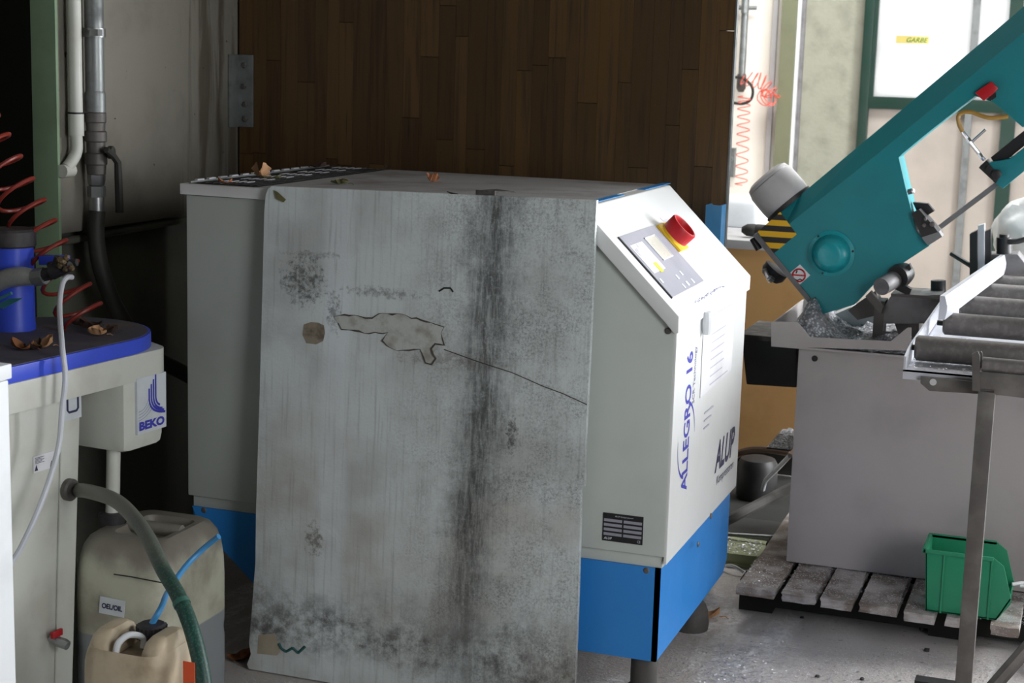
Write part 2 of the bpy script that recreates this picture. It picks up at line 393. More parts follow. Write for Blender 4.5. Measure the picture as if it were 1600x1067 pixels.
M['boardcore'] = mat('fibreboard_core', (190, 178, 166), .9)
M['peel'] = mat('peeled_core', (186, 190, 186), .9, dirt=(128, 118, 106), amt=.75, ds=22, bump=.5)
M['peeledge'] = mat('peel_edge', (78, 70, 64), .9, dirt=(40, 36, 34))

# ------------------------------------------------------------------ the building
XW, YW = -2.645, 4.75
bm = NB(); box(bm, -4.2, 13, -3.2, 15, -.2, 0); struct(O('floor', bm, M['floor']))
bm = NB(); box(bm, -4.2, 2.2, -3.2, 9.2, 4.2, 4.4); struct(O('ceiling', bm, M['ceil']))
bm = NB(); box(bm, -4.2, 2.2, -3.2, -3.0, 0, 4.2); struct(O('wall_front', bm, M['sidewall']))
bm = NB(); box(bm, -4.2, -4.0, -3.0, 9.2, 0, 4.2); struct(O('wall_side', bm, M['sidewall']))
bm = NB(); box(bm, -4.0, -2.80, 5.2, 5.3, 0, 4.2); struct(O('wall_recess', bm, M['void']))
bm = NB()
box(bm, 2.0, 2.2, -3.0, .7, 0, 4.2); box(bm, 2.0, 2.2, 6.9, 9.2, 0, 4.2); box(bm, 2.0, 2.2, 2.1, 4.9, 0, 4.2); box(bm, 2.0, 2.2, .7, 2.1, 2.9, 4.2); box(bm, 2.0, 2.2, .7, 2.1, 0, .6); box(bm, 2.0, 2.2, 4.9, 6.9, 2.5, 4.2); box(bm, 2.0, 2.2, 4.9, 6.9, 0, .5)
struct(O('wall_right', bm, M['sidewall']))
# left wall: plaster above, dark recessed concrete below
bm = NB(); yw0 = onx(88, 165, XW).y; prism(bm, [(XW, yw0, 1.085), (XW, YW, 1.085), (XW, YW, 4.2), (XW, yw0, 4.2)], (-.05, 0, 0))
struct(O('wall_left', bm, M['plaster'], bev=.012))
bm = NB(); box(bm, XW-.11, XW-.055, yw0+.002, YW+.2, 0, 1.1); struct(O('wall_plinth', bm, M['lowwall']))
bm = NB(); cyl(bm, onx(95, 378, XW-.02), onx(290, 343, XW-.02), .011, 10); tag(O('ledge_pipe', bm, M['lowwall']), 'thin grimy pipe running along the foot of the plaster wall', 'pipe')
a0 = ony(50, 165, yw0-.014); a1 = ony(88.5, 165, yw0-.014)
bm = NB(); box(bm, a0.x, a1.x, yw0-.014, yw0-.002, 0, 4.2); struct(O('trim_1', bm, M['colgreen'], bev=.002))
# the plank wall behind the compressor
pw = T('wall_back', None, None, (-1.83, YW, 0)); struct(pw)
xr = ony(1140, 200, YW).x
x = XW+.002; proto = []
while x < xr-.01:
    wd = random.choice((.042, .05, .05, .056, .062)); wd = min(wd, xr-x)
    z = 0.0; zs = [0]
    z = random.uniform(.6, 1.3)
    while z < 3.2: zs.append(z); z += random.uniform(.35, .95)
    zs.append(4.2)
    for za, zb in zip(zs, zs[1:]):
        bm = NB(); box(bm, x+.0003, x+wd-.0003, YW+random.uniform(0, .0012), YW+.02, za+.0008, zb-.0008)
        O('plank', bm, M['plank'], pw, smooth=False)
    x += wd
bm = NB(); box(bm, XW, xr-.03, YW+.021, YW+.04, 0, 4.2); O('backing_sheet', bm, M['void'], pw)
bm = NB(); box(bm, xr, xr+.005, YW-.003, YW+.02, 0, 4.2); L(O('edge_strip', bm, M['galv'], pw), 'pale metal edge strip')
# far wall with glazing
YF = 9.0
p1238 = ony(1228, 0, YF).x; p1250 = ony(1251, 0, YF).x; p1350 = ony(1354, 0, YF).x; p1366 = ony(1369, 0, YF).x
bm = NB(); box(bm, -4.0, p1238, YF, YF+.2, 0, 4.2); struct(O('wall_far', bm, M['farwall']))
bm = NB(); box(bm, p1238, p1250, YF-.10, YF+.2, 0, 4.2); struct(O('trim_2', bm, M['olive']))
bm = NB(); box(bm, p1238-.06, p1238-.035, YF-.03, YF, 0, 4.2); struct(O('trim_3', bm, M['sawlight']))
bm = NB(); box(bm, p1250, p1250+.013, YF-.06, YF, 0, 4.2); struct(O('trim_4', bm, M['sack']))
bm = NB(); box(bm, p1250+.013, p1250+.035, YF-.02, YF, 0, 4.2); struct(O('trim_5', bm, M['castiron']))
bm = NB(); box(bm, p1250, p1350, YF, YF+.2, 0, 4.2); struct(O('wall_far_roughcast', bm, M['roughcast']))
win = T('window_1', None, None, (1.0, YF, 0)); struct(win)
bm = NB(); box(bm, p1350, p1366, YF-.05, YF+.06, 0, 4.2); O('frame_post', bm, M['framegreen'], win, bev=.004)
zt1 = ony(1380, 151, YF).z; zt0 = ony(1380, 170, YF).z
bm = NB(); box(bm, p1366, 2.0, YF-.05, YF+.05, zt0, zt1); O('transom', bm, M['framegreen'], win, bev=.004)
bm = NB(); box(bm, p1366, p1366+.02, YF-.03, YF+.04, zt1, 4.2); O('bead', bm, M['framegreen'], win)
bm = NB(); box(bm, p1366+.01, 2.0, YF+.0, YF+.012, zt1, 4.2); O('pane', bm, M['pane'], win)
bm = NB(); box(bm, p1366, 2.0, YF+.0, YF+.012, 0, zt0); L(O('pane', bm, M['paneold'], win), 'dirty beige plastic pane')
xa, xb = ony(1519, 40, YF).x, ony(1530, 40, YF).x
bm = NB(); box(bm, xa, xb, YF-.04, YF+.05, 0, 4.2); L(O('mullion', bm, M['galv'], win), 'grey aluminium mullion')
xa, xb = ony(1579, 10, YF).x, ony(1600, 10, YF).x
bm = NB(); box(bm, xa, xb, YF-.05, YF+.05, zt1, 4.2); O('mullion', bm, M['framegreen'], win)
xa, xb = ony(1556, 300, YF).x, ony(1578, 300, YF).x
bm = NB(); box(bm, xa, xb, YF-.05, YF+.05, 0, zt0); O('mullion', bm, M['framegreen'], win)
st = T('window_sticker', 'small yellow and white sticker reading GARBE on the frosted window', 'sticker', ony(1425, 62, YF-.002))
bm = NB(); A, B, D = ony(1400, 67, YF), ony(1451, 67, YF), ony(1400, 56, YF); D.x = A.x; B.z = A.z
slab(bm, A, B-A, D-A, -Y_, .002); O('sticker_sheet', bm, m_film('pale_yellow_film', (255, 247, 200)), st, smooth=False)
bm = NB(); text(bm, 'GARBE', A+(B-A)*.32+(D-A)*.12, (B-A)*.66, (D-A)*.7, -Y_, shear=.3, bold=.015, lift=.003); O('lettering', bm, m_film('green_film_ink', (120, 176, 166)), st, smooth=False)

# ------------------------------------------------------------------ compressor
x0, x1, y0, y1 = -2.197, -.889, 3.67, 4.48
zB, zBB, zT, zC, xs, o_ = .395, .158, 1.256, 1.015, -1.122, .012
cp = T('air_compressor', 'large white and blue air compressor cabinet with sloping control panel', 'compressor', ((x0+x1)/2, (y0+y1)/2, 0))
bm = NB(); prism(bm, [(x0, y0, zB+.03), (x1, y0, zB+.03), (x1, y0, zC-.02), (xs, y0, zT-.03), (x0, y0, zT-.03)], (0, y1-y0, 0)); O('cabinet_body', bm, M['cab'], cp, bev=.004)
bm = NB(); box(bm, x0+.012, x1-.006, y0+.008, y1-.008, zB, zB+.03); O('lower_flange', bm, M['cab'], cp, bev=.002)
# front panel skin
bm = NB(); box(bm, x1-.002, x1+.006, y0+.001, y1-.001, zB+.012, zC-.018); L(O('front_panel', bm, M['panel'], cp, bev=.003), 'white front panel with blue lettering')
# lid following top, slope and short drop
t_ = .034; sl = V((x1-xs, 0, zC-zT)); sn = V((-sl.z, 0, sl.x)).normalized(); sd = sl.normalized()
xo, xi = x0-o_, x1+o_
lid = [(xo, zT-.028), (xo, zT), (xs, zT), (xi, zC), (xi, zC-.040), (xi-.012, zC-.040), (xi-.03, zC-.02), (xs-.016, zT-t_), (xo+.01, zT-.028)]
bm = NB(); prism(bm, [(a, y0-o_, b) for a, b in lid], (0, y1-y0+2*o_, 0)); O('lid', bm, M['panel'], cp, bev=.003)
bm = NB(); ga, gb = onz(443, 291, zT), onz(600, 264, zT); gx = (ga.x+gb.x)/2
box(bm, gx, xs-.035, y0-o_+.004, y1+o_-.004, zT, zT+.0012); L(O('top_sheet', bm, M['cabtop'], cp), 'dusty grey top sheet')
gr = O('grille_shade_plate', box(NB(), xo+.02, gx, y0+.004, y1-.004, zT, zT+.0008), M['void'], cp)  # flat dark plate painted as the shaded pit below the slats
k = 0
nrow = 9; pitch = (gx-xo-.03)/nrow
bm = NB(); box(bm, xo+.02, xo+.026, y0, y1, zT+.0008, zT+.006); O('grille_rim', bm, M['galv'], cp)
for i in range(nrow):
    xx = xo+.032+i*pitch
    bm = NB(); prism(bm, [(xx, y0+.006, zT+.001), (xx+pitch*.62, y0+.006, zT+.0045), (xx+pitch*.62, y0+.006, zT+.0035), (xx+.002, y0+.006, zT+.0008)], (0, y1-y0-.012, 0))
    O('grille_slat', bm, M['darkdust'], cp, smooth=False)
bp = None
for j in range(7):
    for i in range(2, 6):
        xx = xo+.032+i*pitch; yy = y0+.05+j*.11+i*.004
        if bp is None:
            bm = NB(); box(bm, xx+pitch*.15, xx+pitch*.6, yy, yy+.042, zT+.003, zT+.0056); bp = L(O('grille_bridge', bm, M['alu'], cp, smooth=False), 'bright metal bridge between the vent slots'); bx_, by_ = xx, yy
        else:
            c = bp.copy(); COL.objects.link(c); c.location = bp.location+V((xx-bx_, yy-by_, 0))
c0 = None
for j in range(12):
    if c0 is None: bm = NB(); box(bm, xo+.02, xo+.028, y0+.03, y0+.065, zT+.006, zT+.0095); c0 = O('rim_tab', bm, M['alu'], cp, smooth=False)
    else: c = c0.copy(); COL.objects.link(c); c.location = c0.location+V((0, j*.06, 0))
for pa, pb in (((905, 318), (957, 304)), ((993, 296), (1030, 286))):
    A, B = onz(*pa, zT), onz(*pb, zT)
    bm = NB(); box(bm, xs-.034, xs-.012, A.y, B.y, zT+.0002, zT+.0016); L(O('film_strip', bm, M['tape'], cp), 'torn strip of blue protective film')
# blue base
bm = NB(); ch = .05
prism(bm, [(x0+.01, y0+.004, zB), (x1-.01, y0+.004, zB), (x1-.01, y0+.004, zBB), (x0+.25, y0+.004, zBB), (x0+.03, y0+.004, zBB+.19)], (0, .012, 0))
prism(bm, [(x1-.01, y0+.004, zB), (x1-.01, y1-.004, zB), (x1-.01, y1-.004, zBB+.03), (x1-.01, y1-.05, zBB), (x1-.01, y0+.004, zBB)], (-.012, 0, 0))
box(bm, x0+.01, x0+.022, y0+.01, y1-.01, zBB+.19, zB); box(bm, x0+.01, x1-.02, y1-.016, y1-.004, zBB, zB)
O('base_frame', bm, M['blue'], cp)
for fx, fy in ((x1-.05, y0+.05), (x1-.085, y1-.10), (x0+.30, y0+.06), (x0+.30, y1-.10)):
    bm = NB(); cyl(bm, (fx, fy, .06), (fx, fy, zBB+.05), .033); lathe(bm, (fx, fy, 0), Z_, [(.05, 0), (.052, .02), (.048, .055), (.04, .075), (.034, .08)]); O('foot', bm, M['rubber'], cp)
# screws
for P, n in ((onx(1068+22, 850, x1+.006), X_), (onx(1110, 806, x1+.006), X_), (ony(1010, 891, y0+.006), -Y_), (ony(1044, 517, y0), -Y_), (ony(319, 797, y0+.006), -Y_)):
    bm = NB(); lathe(bm, P, n, [(.008, 0), (.008, .002), (.005, .004), (.004, .004)], 12); O('screw', bm, M['steeldark'], cp)
# control panel on the slope
PS = V((xi, 0, zC)); sdx = (V((xi, 0, zC))-V((xs, 0, zT))).normalized(); snx = V((-sdx.z, 0, sdx.x))
def S(px, py, lift=0): return onp(px, py, PS+snx*lift, snx)
def Squad(pts, l0, t):
    bm = NB(); prism(bm, [S(*p)+snx*l0 for p in pts], snx*t); return bm
def Srect(pa, pb, pad=0):   # axis-aligned on slope between two photo points
    A, B = S(*pa), S(*pb); s0, s1 = sorted(((A-PS).dot(sdx), (B-PS).dot(sdx))); q0, q1 = sorted((A.y, B.y))
    return s0, s1, q0, q1
def Sbox(bm, s0, s1, q0, q1, l0, t):
    b = PS*1; b.y = 0
    slab(bm, b+sdx*s0+Y_*q0+snx*l0, sdx*(s1-s0), Y_*(q1-q0), snx, t); return bm
s0, s1, q0, q1 = Srect((966, 372), (1098, 440))
ctl = O('control_unit', Sbox(NB(), s0, s1, q0, q1, 0, .004), M['keypad'], cp)
bm = Sbox(NB(), s0-.002, s1+.002, q0-.004, q0+.001, 0, .003); O('gasket', bm, M['dark'], ctl)
a = Srect((1004, 374), (1050, 402)); 
bm = NB()
for e in ((a[0], a[0]+.003, a[2], a[3]), (a[1]-.003, a[1], a[2], a[3]), (a[0], a[1], a[2], a[2]+.003), (a[0], a[1], a[3]-.003, a[3])): Sbox(bm, *e, .004, .002)
O('screen_bezel', bm, M['white'], ctl, smooth=False)
O('screen', Sbox(NB(), a[0]+.003, a[1]-.003, a[2]+.003, a[3]-.003, .004, .001), M['screen'], ctl, smooth=False)
b = Srect((982, 386), (1038, 421))
stk = O('sticker', Sbox(NB(), b[0], b[1], b[2], b[3], .004, .0008), M['paper'], ctl, smooth=False)
c0 = Srect((1018, 413), (1029, 417)); bm = Sbox(NB(), c0[0], c0[0]+.03, c0[2], c0[2]+.028, .0048, .0006); L(O('lime_block', bm, M['lime'], ctl, smooth=False), 'lime green block on the sticker')
bm = NB()
for i in range(4): Sbox(bm, b[0]+.012, b[1]-.055-.01*i, b[2]+.012+i*.012, b[2]+.0135+i*.012, .0048, .0005)
O('print', bm, M['inkgrey'], ctl, smooth=False)
for (px, py, wd) in ((1062, 428, .012), (1056, 434, .012), (1072, 444, .016), (1080, 440, .012), (1066, 448, .01), (1031, 440, .012)):
    P = S(px, py); ss = (P-PS).dot(sdx); bm = Sbox(NB(), ss-.006, ss+.008, P.y-wd/2, P.y+wd/2, .004, .0012); O('key', bm, M['white'], ctl, bev=.0008)
# main switch
d = list(Srect((1024.5, 353.5), (1063, 394))); sc_, qc = (d[0]+d[1])/2, (d[2]+d[3])/2
sw = O('switch_plate', Sbox(NB(), d[0], d[1], d[2], d[2]+(d[1]-d[0])*.95, 0, .008), M['yellow'], cp, bev=.003)
qc = d[2]+(d[1]-d[0])*.5
cc = PS*1; cc.y = 0; cc = cc+sdx*((d[0]+d[1])/2)+Y_*qc
R = (d[1]-d[0])*.46
bm = NB(); lathe(bm, cc+snx*.008, snx, [(R*.98, 0), (R*.9, .006), (R*.8, .009)]); O('switch_collar', bm, M['yellow'], sw)
bm = NB(); n = 28
def ringpt(an, rr, h): return cc+snx*h+(sdx*math.cos(an)+Y_*math.sin(an))*rr
prof = [(R*.72, .012), (R*.94, .012), (R*.96, .044), (R*.90, .048), (R*.80, .048), (R*.74, .044)]
rings = [[bm.verts.new(ringpt(2*math.pi*k/n, rr, h)) for k in range(n)] for rr, h in prof]
for i in range(len(rings)):
    A, B = rings[i], rings[(i+1) % len(rings)]
    for k in range(n): bm.faces.new((A[k], A[(k+1) % n], B[(k+1) % n], B[k]))
Sbox(bm, sc_-R*.75, sc_+R*.75, qc-.005, qc+.005, .012, .016)
O('switch_ring', bm, M['red'], sw)
bm = NB(); lathe(bm, cc+snx*.012, snx, [(R*.70, 0), (R*.66, .003)], 20); O('switch_well', bm, M['dark'], sw)
e = Srect((1066, 346), (1096, 352))
pl = O('warning_label', Sbox(NB(), d[0]-.02, d[1]-.03, d[2]+(d[1]-d[0])*1.02, d[2]+(d[1]-d[0])*1.6, 0, .0008), M['paper'], cp, smooth=False)
bm = NB()
for i in range(5): Sbox(bm, d[0]-.01, d[1]-.05-.012*(i % 2), d[2]+(d[1]-d[0])*1.1+i*.01, d[2]+(d[1]-d[0])*1.1+i*.01+.0015, .0008, .0004)
O('print', bm, M['inkgrey'], pl, smooth=False)
bm = NB(); random.seed(3)
for i in range(26):
    s_ = -.012-random.random()*.005; q = y0+.18+i*.013; Sbox(bm, s_, s_+random.uniform(.001, .005), q, q+random.uniform(.002, .009), 0, .0006)
O('worn_lettering', bm, M['inkgrey'], cp, smooth=False)
# front lettering (reads upwards)
XP = x1+.006
A = onx(1073, 764, XP); B = onx(1084, 546, XP); hgt = abs(onx(1084, 700, XP).y-onx(1062, 700, XP).y)
A = V((XP, onx(1071, 764, XP).y+hgt*.1, A.z))
yb = onx(1072.5, 764, XP).y; ht = .062
bm = NB(); text(bm, 'ALLEGRO 16', (XP, yb, A.z), Z_*(B.z-A.z), -Y_*ht, X_, bold=.02); L(O('lettering', bm, M['ink'], cp, smooth=False), 'blue lettering reading ALLEGRO 16 up the front')
bm = NB(); A2, B2 = onx(1083, 630, XP), onx(1089, 540, XP)
text(bm, 'SCR Technology', (XP, yb+.045, A2.z), Z_*(B2.z-A2.z), -Y_*.03, X_); L(O('subtitle', bm, M['inkgrey'], cp, smooth=False), 'pale blue subtitle lettering')
# swoosh ring round the lettering
bm = NB(); zc = (onx(1060, 640, XP).z+onx(1050, 765, XP).z)/2; zr = abs(onx(1080, 636, XP).z-onx(1055, 768, XP).z)/2
def arc(a0, a1, w0, w1, n=26):
    for i in range(n):
        t0, t1 = i/n, (i+1)/n; q = []
        for tt in (t0, t1):
            an = a0+(a1-a0)*tt; wv = w0+(w1-w0)*tt
            c_, s_ = math.cos(an), math.sin(an)
            for dr in (-wv/2, wv/2): q.append(bm.verts.new((XP+.0007, yb-.03+(.085+dr)*s_, zc+(zr+dr)*c_)))
        bm.faces.new((q[0], q[1], q[3], q[2]))
arc(math.radians(8), math.radians(88), .009, .0015); O('swoosh', bm, M['ink'], cp, smooth=False)
bm = NB(); arc(math.radians(190), math.radians(278), .009, .0015); O('swoosh', bm, M['ink'], cp, smooth=False)
A, B = onx(1116, 741, XP), onx(1146, 715, XP)
bm = NB(); text(bm, 'ALUP', (XP, A.y, A.z), V((0, B.y-A.y, 0)), Z_*.085, X_, shear=.25, bold=.03)
text(bm, 'Kompressoren', (XP, A.y+.03, A.z-.045), V((0, B.y-A.y-.03, 0)), Z_*.032, X_, shear=.15); L(O('maker_lettering', bm, M['inkdark'], cp, smooth=False), 'dark lettering reading ALUP Kompressoren')
# paper and pen-shaped clip
A, B, C_, D_ = onx(1093, 622, XP), onx(1141, 590, XP), onx(1141, 476, XP), onx(1100, 497, XP)
bm = NB(); prism(bm, [(XP+.001, A.y, A.z), (XP+.001, B.y, A.z+.01), (XP+.001, B.y, C_.z-.0), (XP+.001, A.y, C_.z-.0)], (.001, 0, 0)); pp = L(O('taped_sheet', bm, M['paper'], cp, smooth=False), 'printed sheet of paper stuck to the front')
bm = NB(); random.seed(5)
for i in range(7):
    zz = C_.z-.05-i*.022; box(bm, XP+.002, XP+.0023, A.y+.10, B.y-.05-random.random()*.08, zz, zz+.0035)
for i in range(3):
    zz = C_.z-.25-i*.02; box(bm, XP+.002, XP+.0026, A.y+.06, A.y+.06+.1-.02*i, zz, zz+.004)
O('print', bm, mat('faint_print', (190, 190, 204), .7), pp, smooth=False)
bm = NB(); P, Q = onx(1105, 487, XP+.012), onx(1104, 522, XP+.012); tube(bm, [P, P*.5+Q*.5, Q], .012, 10, rf=lambda t: .006+.008*math.sin(math.pi*(.15+.7*t))); O('door_grip', bm, M['white'], cp)
# name plate on the side
A, B = ony(941, 846, y0), ony(1006, 801, y0); D_ = ony(942, 800, y0)
nx0, nx1, nz0, nz1 = A.x, B.x, A.z+.004, D_.z
np_ = O('name_plate', box(NB(), nx0, nx1, y0-.0015, y0, nz0, nz1), M['black'], cp, smooth=False)
bm = NB(); hh = (nz1-nz0)
for c in range(2):
    for r_ in range(4):
        xa = nx0+(nx1-nx0)*(.03 if c == 0 else .52); xb = xa+(nx1-nx0)*.45; za = nz0+hh*(.70-.165*r_)
        bm = NB(); box(bm, xa, xb, y0-.0022, y0-.0015, za, za+hh*.10); O('plate_field', bm, M['keypad'], np_, smooth=False)
bm = NB(); wd = nx1-nx0
text(bm, 'ALUP Kompressoren', (nx0+wd*.3, y0-.0015, nz0+hh*.87), X_*wd*.45, Z_*hh*.07, -Y_); O('title_lettering', bm, M['label'], np_, smooth=False); bm = NB()
text(bm, 'ALUP', (nx0+wd*.04, y0-.0015, nz0+hh*.06), X_*wd*.2, Z_*hh*.09, -Y_, shear=.2, bold=.02); O('maker_lettering', bm, M['label'], np_, smooth=False); bm = NB()
text(bm, 'CE', (nx0+wd*.87, y0-.0015, nz0+hh*.06), X_*wd*.08, Z_*hh*.09, -Y_)
O('mark_lettering', bm, M['label'], np_, smooth=False)

# ------------------------------------------------------------------ leaning fibreboard
yt, yb_ = y0-o_-.0185, y0-o_-.075
Lt, Rt = ony(415, 293, yt), ony(932, 313, yt); Lb, Rb = ony(389, 1049, yb_), V((ony(898, 1067, yb_+.01).x+.002, yb_, .001)); Lb.z = .003
mid = [ony(908, 800, yb_+.02), ony(909, 742, yb_+.025), ony(915, 735, yb_+.025)]
def yonb(z): return yb_+(yt-yb_)*z/1.26
outl = []
random.seed(11)
lp = [(389, 1047), (386, 1038), (392, 1022), (389, 1005), (393, 960), (397, 905), (399, 880), (400, 800), (403, 700), (406, 600), (410, 450), (413, 330), (415, 305), (419, 295), (424, 291)]
rp = [(932, 313), (930, 350), (927, 430), (923, 520), (918, 620), (914, 700), (913, 760), (907, 764), (906, 830), (903, 930), (898, 1067)]
bp = [(893, 1110), (640, 1089), (470, 1067), (430, 1058), (400, 1051)]
bpts = []
for p in lp+rp+bp:
    z = 0
    for _ in range(4): q = ony(*p, yonb(z)); z = q.z
    q.z = max(q.z, .004); bpts.append(q)
bm = NB(); prism(bm, bpts, (0, .016, 0))
bd = T('fibreboard_sheet', 'big grey stained fibreboard sheet leaning against the compressor side', 'board', ((Lt.x+Rt.x)/2, yb_, 0))
O('board_face', bm, M['board'], bd, smooth=False)
def B_(px, py, lift=0):
    z = .6
    for _ in range(5): q = ony(px, py, yonb(z)-lift); z = q.z
    return q
def bpatch(name, pts, m, t=.0015, lab=None):
    bm = NB(); prism(bm, [B_(*p) for p in pts], (0, -t, 0)); o = O(name, bm, m, bd, smooth=False)
    if lab: L(o, lab)
peel = [(527, 503), (523, 496), (530, 492), (560, 494), (580, 497), (592, 491), (620, 490), (650, 498), (680, 505), (692, 512), (688, 520), (694, 538), (680, 536), (672, 545), (680, 560), (675, 570), (664, 568), (655, 545), (630, 548), (610, 545), (596, 533), (606, 520), (570, 520), (548, 514), (535, 514)]
random.seed(2); fine = []
for (a, b), (c, d) in zip(peel, peel[1:]+peel[:1]):
    n_ = max(1, int(math.hypot(c-a, d-b)/7))
    for i in range(n_): fine.append((a+(c-a)*i/n_+random.uniform(-1.6, 1.6), b+(d-b)*i/n_+random.uniform(-1.6, 1.6)))
peel = fine
bpatch('peeled_patch', peel, M['peel'], .0012, 'peeled patch in the board surface')
bm = NB(); pts = [B_(*p, .0013) for p in peel]
rr_ = [random.uniform(.0004, .003) for _ in range(40)]; pts = [p+V((0, .0006, 0)) for p in pts]; tube(bm, pts+pts[:1], .0016, 5, rf=lambda t: rr_[int(t*39)])
O('peel_rim', bm, M['peeledge'], bd)
bpatch('torn_square', [(475, 507), (486, 503), (497, 504), (506, 508), (508, 520), (505, 533), (494, 538), (479, 536), (473, 523)], mat('torn_brown', (142, 132, 116), .9, dirt=(96, 86, 76), amt=.9, ds=40), .001, 'brown torn square mark')
bpatch('scrap_label', [(404, 992), (430, 990), (438, 1018), (433, 1024), (402, 1021)], mat('scrap_paper', (176, 166, 146), .9, dirt=(130, 116, 100)), .0008)
bm = NB()
for a, b in (((436, 1005), (440, 1013)), ((440, 1013), (447, 1018)), ((447, 1018), (458, 1012)), ((458, 1012), (466, 1020)), ((466, 1020), (477, 1010))): cyl(bm, B_(*a, .001), B_(*b, .001), .0035, 5)
L(O('green_smear', bm, mat('teal_smear', (44, 92, 92), .8), bd), 'dark green scribble of paint')
bm = NB(); pts = [B_(*p, .0006) for p in ((694, 546), (750, 566), (800, 582), (850, 604), (880, 615), (917, 632))]
tube(bm, pts, .0011, 5); O('scratch', bm, M['peeledge'], bd)
bm = NB(); tube(bm, [B_(*p, .0006) for p in ((686, 455), (694, 450), (704, 450), (708, 456))], .0022, 5); L(O('curled_scuff', bm, M['black'], bd), 'dark curled scuff')

# ------------------------------------------------------------------ oil-water separator on the left
XS = -2.12
def F(px, py, X=XS): return onx(px, py, X)
sp = T('oil_water_separator', 'off-white oil-water separator with blue lid and hanging end box', 'separator', (XS, 3.2, 0))
yA = F(-60, 640).y; yE = F(243, 600).y; XK = XS-.032; yT = F(131, 640, XK).y; yN = F(187, 640).y
zl1 = onx(150, 560, XS-.0).z
lz0, lz1 = F(222, 549).z, F(222, 524).z
# lid outline (rounded far end)
xb = -2.56; lx = XS+.010; RL = (lx-xb)/2
def lidout(x0_, x1_, ya, yb2, r=.10, n=7):
    pts = [(x0_, ya), (x1_, ya)]
    for cx_, a0_ in ((x1_-r, 0), (x0_+r, 90)):
        for i in range(n+1): an = math.radians(a0_+90*i/n); pts.append((cx_+r*math.cos(an), yb2-r+r*math.sin(an)))
    return pts
yL = F(222, 540).y-.075+RL
bm = NB(); prism(bm, [(a, b, lz0) for a, b in lidout(xb, lx, yA, yL, RL-.001, 12)], (0, 0, lz1-lz0)); O('lid', bm, M['lblue'], sp, bev=.006)
bm = NB(); prism(bm, [(a, b, lz1) for a, b in lidout(xb+.008, lx-.008, yA, yL-.008, RL-.010, 12)], (0, 0, .0015)); L(O('lid_top_dust', bm, M['lidtop'], sp, smooth=False), 'dust-covered lid top')
rz0 = lz0-.062
rim = [(xb-.01, yA), (XS+.015, yA), (XS+.015, yE-.03)]+[(XS-.035+.05*math.cos(math.radians(a)), yE-.03+.05*math.sin(math.radians(a))) for a in (15, 30, 45, 60)]+[(XS-.20, yL+.02), (xb+.12, yL+.02), (xb-.01, yL-.12)]
bm = NB(); prism(bm, [(a, b, rz0) for a, b in rim], (0, 0, lz0-rz0+.004)); O('rim', bm, M['sepw'], sp, bev=.026)
ez0 = F(243, 690).z
bm = NB(); box(bm, xb+.10, XS+.009, yN-.0, yE-.002, ez0, rz0+.03); O('end_box', bm, M['sepw'], sp, bev=.028)
bm = NB(); prism(bm, [(XK, yA, rz0+.02), (XK, yT, rz0+.02), (XK, yT-.06, .0), (XK, yA, .0)], (-.34, 0, 0)); O('tank', bm, M['sepw'], sp, bev=.01)
bm = NB(); yq = F(103, 700, XK).y; prism(bm, [(XK, yq, rz0+.0), (XK, yT-.012, rz0+.0), (XK, yT-.064, .03), (XK, yq-.05, .03)], (.006, 0, 0)); O('tank_corner_strip', bm, M['sepw'], sp, bev=.003)
bm = NB(); box(bm, XS-.30, XS-.10, yT, yT+.055, 0, rz0+.01); O('rear_column', bm, M['sepw'], sp, bev=.008)
P = onz(176, 828, .447)
bm = NB(); PC = P; PT = F(178, 712, XS-.045); cyl(bm, (P.x, P.y, .48), (PT.x, PT.y, ez0+.02), .017, 16); dp = O('drain_pipe', bm, M['sepw'], sp)
# end box label
A, B = F(203, 674), F(240, 662); zt = F(203, 590).z
lb = O('logo_label', box(NB(), XS+.009, XS+.0159, A.y-.002, B.y+.004, A.z-.006, zt), M['label'], sp, smooth=False)
bm = NB(); wd = B.y-A.y; hh = zt-A.z
text(bm, 'BEKO', (XS+.0161, A.y+wd*.04, A.z+.002), Y_*wd*.92, Z_*hh*.17, X_, bold=.05); O('lettering', bm, M['ink'], lb, smooth=False)
def lpt(a_, b_, l=.0022): return V((XS+.014+l, A.y+wd*a_, A.z+hh*b_))
def ribbon(bm, pts, hw, l):
    for (a_, b_), (c_, d_) in zip(pts, pts[1:]):
        P_, Q_ = lpt(a_, b_, l), lpt(c_, d_, l); ln = Q_-P_; nn = V((0, -ln.z, ln.y)).normalized()*hw
        bm.faces.new([bm.verts.new(v) for v in (P_-nn, P_+nn, Q_+nn, Q_-nn)])
def bez(p0, p1, p2, n=9): return [tuple(p0[k]*(1-t)**2+2*p1[k]*t*(1-t)+p2[k]*t*t for k in (0, 1)) for t in [i/n for i in range(n+1)]]
for a_, top_, e_, f_ in ((.65, 1.0, .80, .41), (.57, .92, .89, .335), (.49, .84, .95, .30), (.41, .765, 1.0, .255)):
    bm = NB(); ribbon(bm, [(a_, top_)]+bez((a_, .57), (a_+.02, f_+.03), (e_, f_)), wd*.026, .0026); O('logo_stem', bm, M['ink'], lb, smooth=False)
for i in range(4):
    bm = NB(); ribbon(bm, bez((.02, .375-.055*i), (.30, .38-.05*i), (.38+.045*i, .58-.065*i)), .0005, .0025); O('logo_line', bm, M['inkgrey'], lb, smooth=False)
